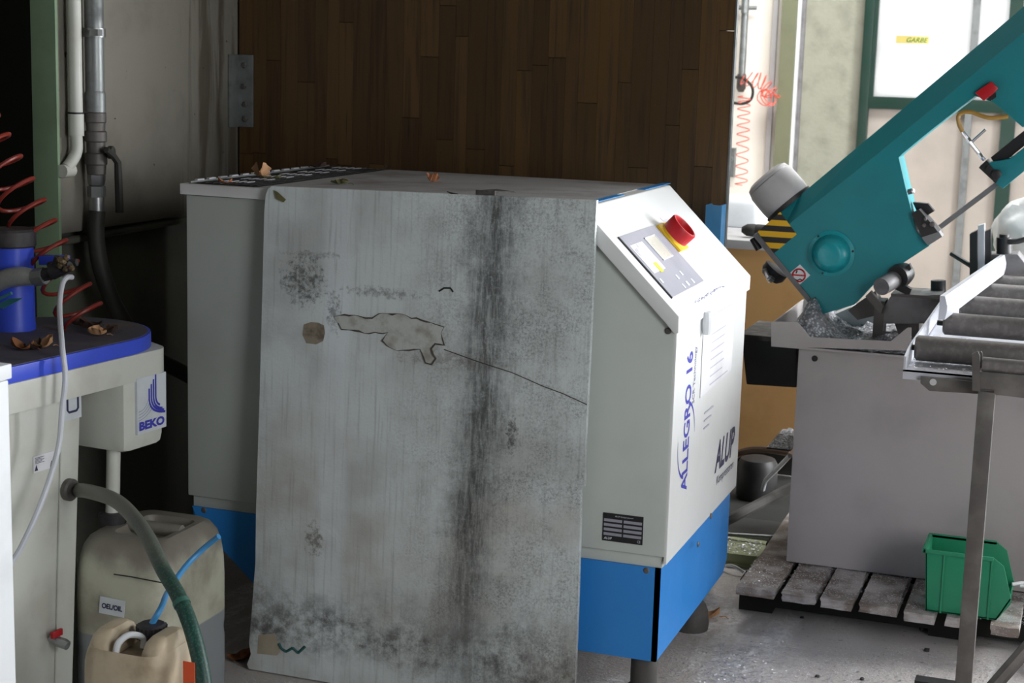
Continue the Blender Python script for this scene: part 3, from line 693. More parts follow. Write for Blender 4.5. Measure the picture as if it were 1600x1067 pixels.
# small labels on tank
XT = XK+.006
A, B = F(110, 648, XT), F(126, 648, XT); z1 = F(112, 617, XT).z
bm = NB(); box(bm, XT, XT+.0012, A.y-.01, B.y+.01, A.z-.016, z1+.004); gl = O('level_label', bm, M['label'], sp, smooth=False)
bm = NB(); tube(bm, [(XT+.0012, A.y+.002, z1), (XT+.0012, A.y+.002, A.z+.008), (XT+.0012, A.y+.008, A.z+.002), (XT+.0012, B.y-.008, A.z+.002), (XT+.0012, B.y-.002, A.z+.008), (XT+.0012, B.y-.002, z1)], .0028, 6); O('level_symbol', bm, M['inkdark'], gl)
A, B = F(65, 742, XT-.004), F(94, 735, XT-.004); z1 = F(65, 716, XT-.004).z
bm = NB(); box(bm, XT-.007, XT-.004, A.y, B.y, A.z, z1); il = L(O('info_label', bm, M['paper'], sp, smooth=False), 'small white information label'); 
bm = NB(); wd = B.y-A.y; hh = z1-A.z
for i in range(5): box(bm, XT-.004, XT-.0035, A.y+wd*.08, A.y+wd*(.4 if i % 2 else .5), A.z+hh*(.85-.08*i), A.z+hh*(.88-.08*i))
for yy in (.1, .82): prism(bm, [(XT-.004, A.y+wd*(yy-.05), A.z+hh*.1), (XT-.004, A.y+wd*(yy+.1), A.z+hh*.1), (XT-.004, A.y+wd*(yy+.025), A.z+hh*.45)], (.0006, 0, 0))
O('print', bm, M['inkdark'], il, smooth=False)
# outlet flange, red drain tap
P = F(112, 766, XT); bm = NB(); lathe(bm, P, X_, [(.026, 0), (.026, .012), (.022, .016)], 20); L(O('outlet_flange', bm, M['steeldark'], sp), 'dark outlet ring')
P = F(88, 999, XK); bm = NB(); cyl(bm, P, P+V((.05, 0, -.012)), .009); lathe(bm, P+V((.02, 0, -.005)), V((.95, .2, -.2)), [(.012, 0), (.012, .02), (.009, .03)], 6); tp = O('drain_tap', bm, M['steel'], sp)
bm = NB(); slab(bm, P+V((.016, -.018, .006)), V((.008, 0, 0)), V((0, .034, 0)), Z_, .016); L(O('tap_lever', bm, M['red'], tp, bev=.002), 'red tap lever')
sp.rotation_euler = (0, 0, math.radians(-6)); dp.rotation_euler = (0, 0, math.radians(6))
# white cabinet at the left edge
A = ony(13, 568, 2.42)
bm = NB(); box(bm, A.x-.35, A.x, 1.9, 2.42, 0, A.z-.03); wc = T('white_cabinet', 'white sheet metal cabinet edge at the far left beside the separator', 'cabinet', (A.x-.17, 2.16, 0)); O('cabinet_body', bm, M['white'], wc, bev=.004)
bm = NB(); box(bm, A.x-.35, A.x+.004, 1.9, 2.425, A.z-.028, A.z); O('cabinet_top', bm, M['white'], wc, bev=.003)

# filter on the separator lid
P = onz(22, 515, lz1); fr = .052
ft = T('filter_housing', 'blue cylindrical filter housing with black cap standing on the separator lid', 'filter', (P.x, P.y, lz1+.0015))
zc0 = ony(22, 385, P.y).z; zc1 = ony(22, 357, P.y).z
bm = NB(); lathe(bm, (P.x, P.y, lz1+.0015), Z_, [(fr, 0), (fr, .01), (fr*.97, .02), (fr*.97, zc0-lz1)], 32); O('housing', bm, M['lblue'], ft)
bm = NB(); lathe(bm, (P.x, P.y, zc0), Z_, [(fr*1.04, 0), (fr*1.1, .004), (fr*1.1, zc1-zc0-.006), (fr*1.02, zc1-zc0), (fr*.9, zc1-zc0)], 32); O('cap', bm, M['cap'], ft)
fy = P.y-.06
e1, e2, e3, e4 = ony(-20, 452, fy), ony(8, 436, fy), ony(34, 432, fy), ony(56, 434, fy)
bm = NB(); tube(bm, spline([e1, e2, e3, e4], 6), .021, 14, rf=lambda t: .018+.006*math.sin(math.pi*t)); L(O('pipe_elbow', bm, mat('elbow_zinc', (168, 170, 168), .5, .2, dirt=(110, 110, 108), amt=.7, ds=20), ft), 'galvanised elbow')
bm = NB(); cyl(bm, e4-(e4-e3)*.1, ony(70, 431, fy), .021, 8); O('elbow_nut', bm, M['galv'], ft)
bm = NB(); cyl(bm, ony(66, 430, fy), ony(84, 426, fy), .016, 10); cyl(bm, ony(82, 424, fy), ony(110, 416, fy), .02, 12, .012)
cyl(bm, ony(86, 420, fy), ony(92, 402, fy), .011, 10); cyl(bm, ony(76, 415, fy+.02), ony(120, 410, fy+.03), .009, 8); O('fitting_cluster', bm, M['cap'], ft, jag=1)
bm = NB(); random.seed(4)
for i in range(7):
    q = ony(92+random.random()*18, 402+random.random()*18, fy-.012); lathe(bm, q, V((random.uniform(-1, 1), random.uniform(-1, 0), random.uniform(-.5, 1))), [(.006, 0), (.008, .008), (.004, .014)], 7)
O('brass_fittings', bm, M['brass'], ft)
bm = NB(); slab(bm, ony(60, 414, P.y), V((.07, 0, .004)), V((0, .03, 0)), Z_, .022); L(O('blue_bracket', bm, M['lblue'], ft, bev=.003), 'blue bracket arm')
# teal bristles poking in at left
bm = NB(); random.seed(6)
for i in range(14):
    a = ony(-8+i*1.6, 478-i*.8, fy-.03); b = ony(6+i*2.2, 482-i*1.2, fy-.03); cyl(bm, a, b, .0012, 4)
tube(bm, [ony(-15, 474, fy-.03), ony(5, 464, fy-.03), ony(18, 458, fy-.03)], .004, 6); tag(O('bottle_brush', bm, mat('teal_bristle', (70, 140, 150), .6)), 'teal bristle brush poking in below the galvanised elbow', 'brush')
# white tube
q = [ony(112, 433, fy-.01), ony(104, 434, fy-.04), ony(97, 445, fy-.06), F(93, 480, -2.18), F(97, 540, lx+.004), F(102, 590, XS+.03), F(97, 640, XS+.025), F(91, 700, XS+.02), F(70, 770, XS+.02), F(45, 830, XS+.02), F(18, 878, XS+.02), F(-20, 905, XS+.02)]
bm = NB(); tube(bm, spline(q, 8), .0065, 10); tag(O('white_air_tube', bm, M['tubewhite']), 'thin white tube hanging from the fitting down over the separator', 'hose')
# red coil hose
yc = 3.42
yc = 3.32
q = [ony(-68, 130, yc), ony(-28, 205, yc), ony(28, 308, yc), ony(80, 405, yc), ony(132, 500, yc)]
bm = NB(); tube(bm, coil(q, .058, 12.2, 18, squash=.9), .0052, 8); tag(O('red_coil_hose', bm, M['hosered']), 'dark red spiral air hose hanging above the separator lid', 'hose')

# green hose from outlet, big canister, small canister
P = F(118, 766, XS+.018)
q = [F(113, 766, XS-.055), F(140, 768, XS+.04), ony(185, 785, 2.97), ony(225, 830, 2.9), ony(255, 890, 2.84), ony(278, 930, 2.80), ony(300, 985, 2.76), ony(318, 1067, 2.72), ony(318, 1140, 2.70), ony(322, 1250, 2.7)]
bm = NB(); tube(bm, spline(q, 10), .0165, 16); gh = T('green_hose', 'thick green reinforced hose arching from the separator outlet', 'hose', (q[-1].x, q[-1].y, 0))
def m_ghose():
    t = NT('reinforced_green_hose'); x, y, z = t.xyz()
    d, c0 = t.voro(190); g = t.mix(t.ramp(d, .25, .5), lin((38, 92, 76)), lin((24, 62, 54)))
    c = t.mix(t.ramp(t.math('ADD', z, t.math('MULTIPLY', t.noise(9, 4), .2)), 0.56, .74, 0, .8), g, lin((112, 106, 98)))
    return t.done(c, .45)
O('hose_tube', bm, m_ghose(), gh)
w0 = spline(q, 10)[52]; w1 = spline(q, 10)[54]
bm = NB(); cyl(bm, w0, w0.lerp(w1, .6), .0182, 16); O('hose_band', bm, M['hosegreen'], gh)
def rounded(x0_, x1_, y0_, y1_, r, n=5):
    pts = []
    for cx_, cy_, a0_ in ((x1_-r, y1_-r, 0), (x0_+r, y1_-r, 90), (x0_+r, y0_+r, 180), (x1_-r, y0_+r, 270)):
        for i in range(n+1): an = math.radians(a0_+90*i/n); pts.append((cx_+r*math.cos(an), cy_+r*math.sin(an)))
    return pts
def loft(bm, rings):
    R = [[bm.verts.new(p) for p in ring] for ring in rings]; n = len(R[0])
    for A, B in zip(R, R[1:]):
        for k in range(n): bm.faces.new((A[k], A[(k+1) % n], B[(k+1) % n], B[k]))
    bm.faces.new(R[0][::-1]); bm.faces.new(R[-1]); return bm
def canister(root, x0_, x1_, y0_, y1_, h, m, hood=.06, hx=(.3, .8)):
    """body with rounded shoulders and a recessed carrying bar across the top"""
    bm = NB(); cx_, cy_ = (x0_+x1_)/2, (y0_+y1_)/2; rings = []
    for f_, z in ((.93, 0), (.99, .015), (1, .05), (1, h*.35), (.985, h*.40), (1, h*.45), (1, h*.70), (.99, h*.79), (.955, h*.88), (.90, h*.94), (.82, h*.98), (.72, h)):
        rings.append([(cx_+(a-cx_)*f_, cy_+(b-cy_)*f_, z) for a, b in rounded(x0_, x1_, y0_, y1_, .06)])
    # sunken hand well in the top
    fx0, fx1 = x0_+(x1_-x0_)*hx[0], x0_+(x1_-x0_)*hx[1]; yw0, yw1 = cy_-(y1_-y0_)*.26, cy_+(y1_-y0_)*.26
    well = rounded(fx0, fx1, yw0, yw1, .025)
    rings.append([(a, b, h-.001) for a, b in well]); wc_, wcy = (fx0+fx1)/2, cy_
    rings.append([(wc_+(a-wc_)*.94, wcy+(b-wcy)*.94, h-.012) for a, b in well]); rings.append([(wc_+(a-wc_)*.88, wcy+(b-wcy)*.88, h-.055) for a, b in well])
    loft(bm, rings); body = O('canister_body', bm, m, root)
    return body, (fx0, fx1, yw0, yw1, cy_)
bx0, bx1 = -2.185, -1.925; by0, by1 = 3.10, 3.43; bh = .468
bc = T('oil_canister', 'large grimy plastic canister labelled OEL/OIL under the separator', 'canister', ((bx0+bx1)/2, (by0+by1)/2, 0))
body, (fx0, fx1, yw0, yw1, cy_) = canister(bc, bx0, bx1, by0, by1, bh, M['canister'], hx=(.28, .80))
bm = NB(); tube(bm, [(fx0-.005, cy_, bh-.006), (fx1+.005, cy_, bh-.006)], .016, 12); O('carrying_bar', bm, M['canister'], bc)
cpz = bh-.03
bm = NB(); lathe(bm, (PC.x, PC.y, bh-.045), Z_, [(.032, 0), (.034, .01), (.034, .065), (.028, .07)], 24); O('screw_cap', bm, M['cap'], bc)
A, B, D_ = ony(155, 957, by0-.001), ony(194, 965, by0-.001), ony(157, 931, by0-.001)
bm = NB(); slab(bm, A, B-A, D_-A, -Y_, .0015); cl = O('paper_label', bm, M['label'], bc, smooth=False)
bm = NB(); text(bm, 'OEL/OIL', A+(B-A)*.1+(D_-A)*.33, (B-A)*.82, (D_-A)*.32, -Y_, bold=.04, lift=.0022); O('lettering', bm, M['inkdark'], cl, smooth=False)
bm = NB(); tube(bm, [ony(178, 897, by0-.002), ony(205, 901, by0-.002), ony(262, 912, by0-.002)], .0016, 5); L(O('black_streak', bm, M['black'], bc), 'thin black streak across the front')
# small canister
sx0, sx1 = -1.856, -1.660; sy0, sy1 = 2.66, 2.83; sh = .415
so = T('small_canister', 'small yellowed canister with black screw cap and blue tube', 'canister', ((sx0+sx1)/2, (sy0+sy1)/2, 0))
bm = NB(); cx_, cy_ = (sx0+sx1)/2, (sy0+sy1)/2; rings = []
for f_, z in ((.93, 0), (1, .02), (1, sh*.8), (.99, sh*.88), (.95, sh*.93), (.90, sh*.96), (.84, sh*.955), (.5, sh*.90), (.2, sh*.89)):
    rings.append([(cx_+(a-cx_)*f_, cy_+(b-cy_)*(f_ if f_ > .9 else f_), z) for a, b in rounded(sx0, sx1, sy0, sy1, .045)])
bm2 = bm; loft(bm2, rings); O('canister_body', bm2, M['canold'], so)
for px, s_ in ((-1, sx0+.036), (1, sx1-.036)):
    bm = NB(); rr = []
    for f_, z in ((1, sh*.90), (.95, sh*.955), (.8, sh*1.0), (.55, sh*1.025), (.3, sh*1.03)): rr.append([(s_+(a-s_)*f_, cy_+(b-cy_)*f_, z) for a, b in rounded(s_-.027, s_+.027, sy0+.014, sy1-.014, .025)])
    loft(bm, rr); O('shoulder', bm, M['canold'], so)
Pc = V((cx_+.006, cy_+.035, sh*.90))
bm = NB(); lathe(bm, Pc, Z_, [(.022, 0), (.022, .018), (.02, .02)], 20); lathe(bm, Pc+Z_*.02, Z_, [(.027, 0), (.03, .004), (.03, .028), (.025, .032), (.01, .032)], 24); cpo = O('screw_cap', bm, M['cap'], so)
bm = NB()
for k in range(20):
    an = 2*math.pi*k/20; c = Pc+V((math.cos(an)*.030, math.sin(an)*.030, .022)); cyl(bm, c, c+Z_*.026, .0027, 6)
O('cap_ribs', bm, M['cap'], cpo)
bm = NB(); h0 = V((cx_-.022, cy_-.055, sh*.93)); h1 = V((cx_+.004, cy_+.005, sh*.92))
tube(bm, spline([h0, h0+V((.004, .005, .022)), h0*.5+h1*.5+Z_*.034, h1+Z_*.022, h1], 5), .0068, 10); L(O('handle', bm, M['white'], so), 'white handle')
bm = NB(); q0 = ony(300, 1050, sy0-.001); box(bm, q0.x-.02, q0.x+.006, sy0-.0015, sy0, q0.z-.05, q0.z+.02); L(O('orange_mark', bm, M['orange'], so, smooth=False), 'orange hazard mark')
top = Pc+Z_*.05; bt = [top, top+V((.006, .03, .03)), ony(262, 925, 2.98), ony(290, 885, 3.06), ony(318, 857, 3.10), ony(342, 838, 3.10)]
bm = NB(); tube(bm, spline(bt, 8), .0065, 10); tag(O('blue_air_tube', bm, M['tubeblue']), 'short light blue tube rising from the small canister cap', 'hose')

# ------------------------------------------------------------------ pipes on the left wall
def wallpipe(): pass
xw = XW+.045
cpp = T('galvanised_pipe', 'vertical galvanised pipe with ball valve on the plaster wall', 'pipe', (onx(148, 300, xw).x, onx(148, 300, xw).y, onx(148, 330, xw).z))
pt, pv = onx(143, 0, xw), onx(149, 170, xw); yy = pv.y
def zz(py): return onx(148, py, xw).z
bm = NB(); cyl(bm, (xw, yy, zz(145)), (xw, yy, 4.2), .026, 20); O('pipe', bm, M['galv'], cpp)
bm = NB(); lathe(bm, (xw, yy, zz(175)), Z_, [(.029, 0), (.029, zz(147)-zz(175)), (.026, zz(142)-zz(175))], 20); O('socket', bm, M['galv'], cpp)
bm = NB(); lathe(bm, (xw, yy, zz(58)), Z_, [(.031, 0), (.031, zz(44)-zz(58))], 20); box(bm, xw+.02, xw+.045, yy-.05, yy-.028, zz(56), zz(46)); O('pipe_clamp', bm, M['steel'], cpp)
prof = [(272, .026), (258, .028), (256, .031), (240, .031), (238, .026), (222, .026), (220, .031), (206, .031), (204, .026), (192, .027), (190, .03), (176, .03)]
bm = NB(); lathe(bm, (xw, yy, zz(272)), Z_, [(r_, zz(p)-zz(272)) for p, r_ in prof], 16); bv = O('valve_body', bm, M['steeldark'], cpp)
bm = NB(); lathe(bm, (xw, yy, zz(290)), Z_, [(.02, 0), (.024, .006), (.026, zz(273)-zz(290))], 6); O('union_nut', bm, M['steel'], cpp)
bm = NB(); lathe(bm, (xw, yy, zz(308)), Z_, [(.026, 0), (.026, zz(291)-zz(308))], 6); O('hex_nut', bm, M['galv'], cpp)
bm = NB(); lathe(bm, (xw, yy, zz(336)), Z_, [(.021, 0), (.022, .01), (.021, zz(308)-zz(336))], 16); O('hose_ferrule', bm, M['steel'], cpp)
xh = xw+.045
bm = NB(); cyl(bm, (xw, yy, zz(236)), (xh, yy+.02, zz(236)), .012, 10); lathe(bm, onx(170, 238, xh-.006), V((1, .3, 0)), [(.018, 0), (.018, .012), (.012, .016)], 14)
hp = [onx(166, 234, xh+.01), onx(176, 242, xh+.012), onx(184, 254, xh+.014), onx(185, 280, xh+.014), onx(187, 332, xh+.014)]
tube(bm, hp, .008, 8, rf=lambda t: .0085+.003*t); L(O('valve_lever', bm, M['hoseblack'], cpp), 'black valve lever hanging down')
bm = NB(); hq = [V((xw, yy, zz(330))), onx(150, 370, xw), onx(158, 420, xw+.01), onx(178, 475, xw+.02), onx(210, 525, xw+.04), onx(250, 563, xw+.06), onx(300, 590, xw+.1), onx(360, 640, xw+.14)]
tube(bm, spline(hq, 8), .0235, 14); tag(O('black_hose', bm, M['hoseblack']), 'thick black hose dropping from the valve behind the compressor', 'hose')
bm = NB(); y2 = onx(118, 150, XW+.03).y; xg = XW+.03
z_ = lambda py: onx(118, py, xg).z
cyl(bm, (xg, y2, z_(178)), (xg, y2, 4.2), .019, 16); cd_ = T('plastic_conduit', 'pale plastic conduit beside the galvanised pipe', 'conduit', (xg, y2, z_(270))); O('conduit', bm, M['sepw'], cd_)
bm = NB(); lathe(bm, (xg, y2, z_(212)), Z_, [(.0215, 0), (.0215, z_(176)-z_(212))], 16); O('conduit_socket', bm, M['sepw'], cd_)
bm = NB(); lathe(bm, (xg, y2, z_(178)), Z_, [(.0222, 0), (.0222, .005)], 16); O('black_band', bm, M['black'], cd_)
bm = NB(); tube(bm, spline([(xg, y2, z_(208)), (xg, y2, z_(235)), onx(112, 252, xg-.005), onx(104, 262, xg-.01)], 6), .0165, 12); lathe(bm, onx(112, 266, xg-.01), -Y_, [(.018, 0), (.018, .045)], 12); O('conduit_bend', bm, M['sepw'], cd_)
# hinge plate
A, B = ony(358, 197, YW-.004), ony(396, 86, YW-.004)
hp_ = T('hinge_plate', 'pale steel strap plate bolted at the corner of the plank wall', 'plate', ((A.x+B.x)/2, YW-.004, A.z))
bm = NB(); box(bm, XW+.001, B.x, YW-.010, YW-.002, A.z, B.z); hy = onx(358, 140, XW+.005).y; box(bm, XW+.001, XW+.006, hy, YW-.002, A.z, B.z); O('plate', bm, M['galv'], hp_, bev=.001)
for py, px in ((102, 382), (135, 381), (163, 383), (186, 383)):
    bm = NB(); lathe(bm, ony(px, py, YW-.010), -Y_, [(.010, 0), (.010, .004), (.006, .007)], 6); O('bolt', bm, M['steeldark'], hp_)
# blue channel behind compressor
A, B = ony(1103, 320, 4.62), ony(1128, 320, 4.62)
bm = NB(); pts = [(A.x, 4.62), (B.x, 4.62), (B.x, 4.68), (B.x-.006, 4.68), (B.x-.006, 4.626), (A.x+.006, 4.626), (A.x+.006, 4.68), (A.x, 4.68)]
prism(bm, [(a, b, 0) for a, b in pts], (0, 0, A.z)); tag(O('steel_channel', bm, M['bluesteel'], smooth=False), 'blue steel channel standing upright behind the compressor', 'channel')

# ------------------------------------------------------------------ pallet
pa = T('wooden_pallet', 'low wooden pallet dusted with swarf under the saw', 'pallet', (-.35, 4.8, 0))
edges = [(1152, 1213), (1222, 1277), (1283, 1335), (1342, 1405), (1414, 1466), (1478, 1530), (1548, 1600)]
random.seed(9); zp = .12
for i, (a, b) in enumerate(edges):
    A, B = onz(a, 915+(a-1150)*.15, zp), onz(b, 922+(b-1150)*.15, zp); yf = A.y+random.uniform(-.012, .012)
    bm = NB(); box(bm, A.x, B.x-.012, yf, 5.55, zp-.026, zp+random.uniform(-.002, .002))
    bmesh.ops.subdivide_edges(bm, edges=bm.edges[:], cuts=2, use_grid_fill=True)
    for v in bm.verts: v.co += V((random.uniform(-.003, .003), random.uniform(-.004, .004), 0))
    O('slat', bm, M['slat'], pa, smooth=False)
for k in range(2):
    A = onz(1660+k*75, 985, zp); bm = NB(); box(bm, A.x, A.x+.12, 4.44, 5.55, zp-.026, zp); O('slat', bm, M['slat'], pa, smooth=False)
for yy in (4.60, 5.0, 5.42):
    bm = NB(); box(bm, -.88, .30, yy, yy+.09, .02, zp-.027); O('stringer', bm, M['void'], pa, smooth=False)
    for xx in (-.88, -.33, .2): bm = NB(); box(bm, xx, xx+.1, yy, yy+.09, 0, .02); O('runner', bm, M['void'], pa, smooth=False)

# ------------------------------------------------------------------ band saw
YB = 4.735; sb = zp+.003
A = ony(1240, 545, YB); sx_ = ony(1228, 878, YB).x; sx2 = .28; zb1 = ony(1300, 548, YB).z
sw_ = T('band_saw', 'teal horizontal band saw tilted up on its grey cabinet base', 'saw', (-.3, 4.95, sb))
bm = NB(); box(bm, sx_, sx2, YB, 5.28, sb, zb1); O('base_cabinet', bm, M['sawgrey'], sw_, bev=.004)
P = ony(1273, 560, YB); bm = NB(); lathe(bm, P, -Y_, [(.009, 0), (.009, .002), (.006, .003)], 14); O('plug', bm, M['black'], sw_)
# chip tray: floor and lips
tl = ony(1205, 541, YB-.01); tx = tl.x; zt1_ = ony(1205, 503, YB-.01).z; tz0 = tl.z
bm = NB()
lipL = [(1205, 541), (1205, 503), (1246, 503), (1266, 527), (1392, 533), (1418, 512), (1424, 512), (1424, 548)]
prism(bm, [ony(*p, YB-.014) for p in lipL], (0, .004, 0))
prism(bm, [(tx, YB-.012, tz0), (tx, 5.25, tz0), (tx, 5.25, zt1_+.0), (tx, YB-.012, zt1_)], (.004, 0, 0))
box(bm, tx, .30, YB-.012, 5.30, tz0-.0, tz0+.006); box(bm, tx, .30, 5.246, 5.25, tz0, zt1_+.0)
O('chip_tray', bm, M['sawgrey'], sw_, smooth=False)
# swarf heap in the tray
bm = NB(); N1, N2 = 44, 26; g = {}
for i in range(N1+1):
    for j in range(N2+1):
        u_, v_ = i/N1, j/N2; x = tx+.006+(.52)*u_; y = YB-.006+.50*v_
        edge = min(u_*6, 1)*min((1-u_)*5, 1)*min(v_*7, 1)*min((1-v_)*5, 1)
        left = math.exp(-((u_-.14)/.12)**2)*math.exp(-((v_-.35)/.4)**2)*.10+math.exp(-((u_-.05)/.1)**2)*math.exp(-((v_-.75)/.3)**2)*.07
        h = .006+edge*(.022+left+.03*max(0, noise.fractal(V((x*14, y*14, 3)), .8, 2.1, 4)))+.006*noise.noise(V((x*60, y*60, 1)))
        g[i, j] = bm.verts.new((x, y, tz0+.004+max(h, .001)))
for i in range(N1):
    for j in range(N2): bm.faces.new((g[i, j], g[i+1, j], g[i+1, j+1], g[i, j+1]))
tag(O('swarf_heap', bm, M['swarf']), 'heap of silver metal swarf lying in the saw chip tray', 'swarf', kind='stuff')
# coolant box at left of base, small chip shelf
yk = 4.95
q = [ony(*p, yk) for p in ((1158, 527), (1245, 527), (1245, 606), (1166, 601))]
bm = NB(); prism(bm, q, (0, .28, 0)); O('coolant_box', bm, M['dark'], sw_, bev=.006)
bm = NB(); q = [ony(1158, 527, yk), ony(1245, 527, yk)]; box(bm, q[0].x-.004, q[1].x, yk-.01, yk+.29, q[0].z-.004, q[0].z+.012); O('coolant_box_rim', bm, M['darkdust'], sw_, bev=.003)
q = [ony(*p, 5.0) for p in ((1198, 699), (1236, 699), (1236, 705), (1198, 705))]
bm = NB(); box(bm, q[0].x, q[1].x, 5.0, 5.26, q[2].z, q[0].z); O('side_shelf', bm, M['dark'], sw_)
bm = NB(); random.seed(21)
for i in range(9):
    for j in range(9): pass
g = {}
for i in range(11):
    for j in range(11):
        u_, v_ = i/10, j/10; ed = min(u_, 1-u_, v_, 1-v_)*5
        g[i, j] = bm.verts.new((q[0].x+(q[1].x-q[0].x)*u_, 5.0+.26*v_, q[0].z+.001+min(ed, 1)*(.012+.012*random.random())))
for i in range(10):
    for j in range(10): bm.faces.new((g[i, j], g[i+1, j], g[i+1, j+1], g[i, j+1]))
tag(O('shelf_swarf', bm, M['swarf']), 'small pile of bright swarf on the shelf left of the saw base', 'swarf', kind='stuff')
# saw arm (swings in the x-z plane)
YA = 4.86; TH = .14
def A_(px, py, dy=0): return ony(px, py, YA+dy)
outer = [(1178, 366), (1600, 10), (1790, -150), (1900, -30), (1840, 60), (1720, 150), (1640, 170), (1598, 199), (1553, 160), (1524, 150), (1496, 171), (1450, 207), (1410, 240), (1404, 246), (1414, 290), (1424, 330), (1432, 362), (1452, 384), (1405, 415), (1362, 447), (1335, 476), (1281, 492)]
am = [A_(*p) for p in outer]
# the upper edge of the housing is chamfered back
bm = NB(); inner = [(1222, 360), (1239, 345), (1372, 240), (1598, 52), (1775, -95)]
chm = .055
face = [A_(1178, 366)]+[A_(*p) for p in inner]+am[3:]
prism(bm, [p for p in face], (0, TH, 0))
# chamfer prism above the inner line
u0, u1 = A_(1178, 366, 0), A_(1790, -150, 0)
cpts = [A_(1200, 375), A_(1239, 345), A_(1372, 240), A_(1598, 52), A_(1775, -95), ]
back = [A_(1178, 366), A_(1600, 10), A_(1790, -150)]
v1 = [bm.verts.new(p+V((0, -.0005, 0))) for p in (A_(1239, 345), A_(1372, 240), A_(1598, 52), A_(1775, -95))]
bk = [(1183, 362), (1262, 295.5), (1380, 196), (1600, 10), (1790, -150)]
def dn(p, dy):   # same photo point pushed dy further: keeps the silhouette while the sheet leans back
    return ony(p[0], p[1], YA+dy)
v2 = [bm.verts.new(dn(p, chm)) for p in ((1250, 305), (1380, 196), (1600, 10), (1790, -150))]
v3 = [bm.verts.new(dn(p, TH)+V((0, 0, 0))) for p in ((1250, 312), (1380, 203), (1600, 17), (1790, -143))]
c0 = bm.verts.new(A_(1222, 360)+V((0, -.0005, 0))); c1 = bm.verts.new(dn((1186, 360), .01))
bm.faces.new((c0, v1[0], v2[0], c1))
for i in range(3):
    bm.faces.new((v1[i], v1[i+1], v2[i+1], v2[i])); bm.faces.new((v2[i], v2[i+1], v3[i+1], v3[i]))
O('arm_housing', bm, M['teal'], sw_, smooth=False)
bm = NB(); prism(bm, [A_(1176, 368, -.006), A_(1280, 494, -.006), A_(1287, 491, -.006), A_(1183, 364, -.006)], (0, TH, 0)); O('arm_edge_strip', bm, M['castiron'], sw_)
hc = A_(1299, 396)
bm = NB(); lathe(bm, hc, -Y_, [(.069, 0), (.069, .003), (.058, .006), (.052, .02), (.045, .038), (.034, .046), (.032, .047), (.01, .047)], 36); hb = O('wheel_hub_cover', bm, M['tealhub'], sw_)
for an in (130, 250, 10):
    c = hc+V((.064*math.cos(math.radians(an)), -.003, .064*math.sin(math.radians(an)))); bm = NB(); lathe(bm, c, -Y_, [(.004, 0), (.003, .003)], 8); O('cover_screw', bm, M['dark'], hb)
bm = NB(); hz = [A_(*p) for p in ((1219, 331), (1245, 366), (1208, 397), (1184, 362))]; prism(bm, hz, (0, -.0015, 0)); L(O('hazard_sticker', bm, M['hazard'], sw_, smooth=False), 'yellow and black striped warning sticker')
bm = NB(); prism(bm, [A_(*p) for p in ((1250, 413), (1266, 430), (1247, 447), (1231, 429))], (0, -.0015, 0)); ps = L(O('prohibition_sticker', bm, M['paper'], sw_, smooth=False), 'white diamond prohibition sticker')
bm = NB(); c = A_(1248.5, 430)-Y_*.0022
tube(bm, [c+V((.019*math.cos(k*.3142), 0, .019*math.sin(k*.3142))) for k in range(20)], .0026, 6, closed=True); slab(bm, c+V((-.019, 0, -.002)), V((.038, 0, 0)), V((0, 0, .0045)), -Y_, .001); O('prohibition_ring', bm, M['red'], ps)
bm = NB(); tube(bm, [c+V((-.012, 0, -.012)), c+V((-.004, 0, -.016)), c+V((.004, 0, -.011)), c+V((.013, 0, -.015))], .0018, 5); cyl(bm, c+V((-.009, 0, .006)), c+V((-.006, 0, .014)), .002, 5); O('pictogram', bm, M['black'], ps)
# motor on the upper edge
m0, m1 = A_(1255, 312, .10), A_(1222, 268, .10)
ax = (A_(1178, 366)-A_(1600, 10)).normalized(); up = V((-ax.z, 0, ax.x)); up = up if up.z > 0 else -up
mc = A_(1232, 318, .11)
bm = NB(); lathe(bm, mc-up*.01, up, [(.080, 0), (.082, .012), (.078, .014)], 32); O('motor_gasket', bm, M['dark'], sw_)
bm = NB(); lathe(bm, mc+up*.004, up, [(.077, 0), (.079, .02), (.078, .075), (.070, .10), (.055, .108), (.02, .109)], 32); mo = O('motor_housing', bm, M['sawlight'], sw_)
bm = NB(); lathe(bm, mc+up*.092, up, [(.074, 0), (.07, .010), (.05, .02), (.01, .021)], 32); O('motor_cap', bm, M['steel'], mo)
bm = NB(); tube(bm, [A_(1176, 372, .02), A_(1186, 390, .02)], .011, 8); O('corner_bumper', bm, M['dark'], sw_)
# cable gland under the arm, left
bm = NB(); lathe(bm, A_(1214, 420, .08), V((-.6, 0, -.8)), [(.04, 0), (.04, .02), (.03, .035)], 18); O('lower_cap', bm, M['dark'], sw_)
bm = NB(); tube(bm, [A_(1204, 440, .04), A_(1197, 428, .03), A_(1194, 420, .03)], .008, 8); lathe(bm, A_(1207, 438, .03), V((-.5, -.5, .5)), [(.01, 0), (.01, .015)], 6); L(O('cable_gland', bm, M['chrome'], sw_), 'chrome cable gland')
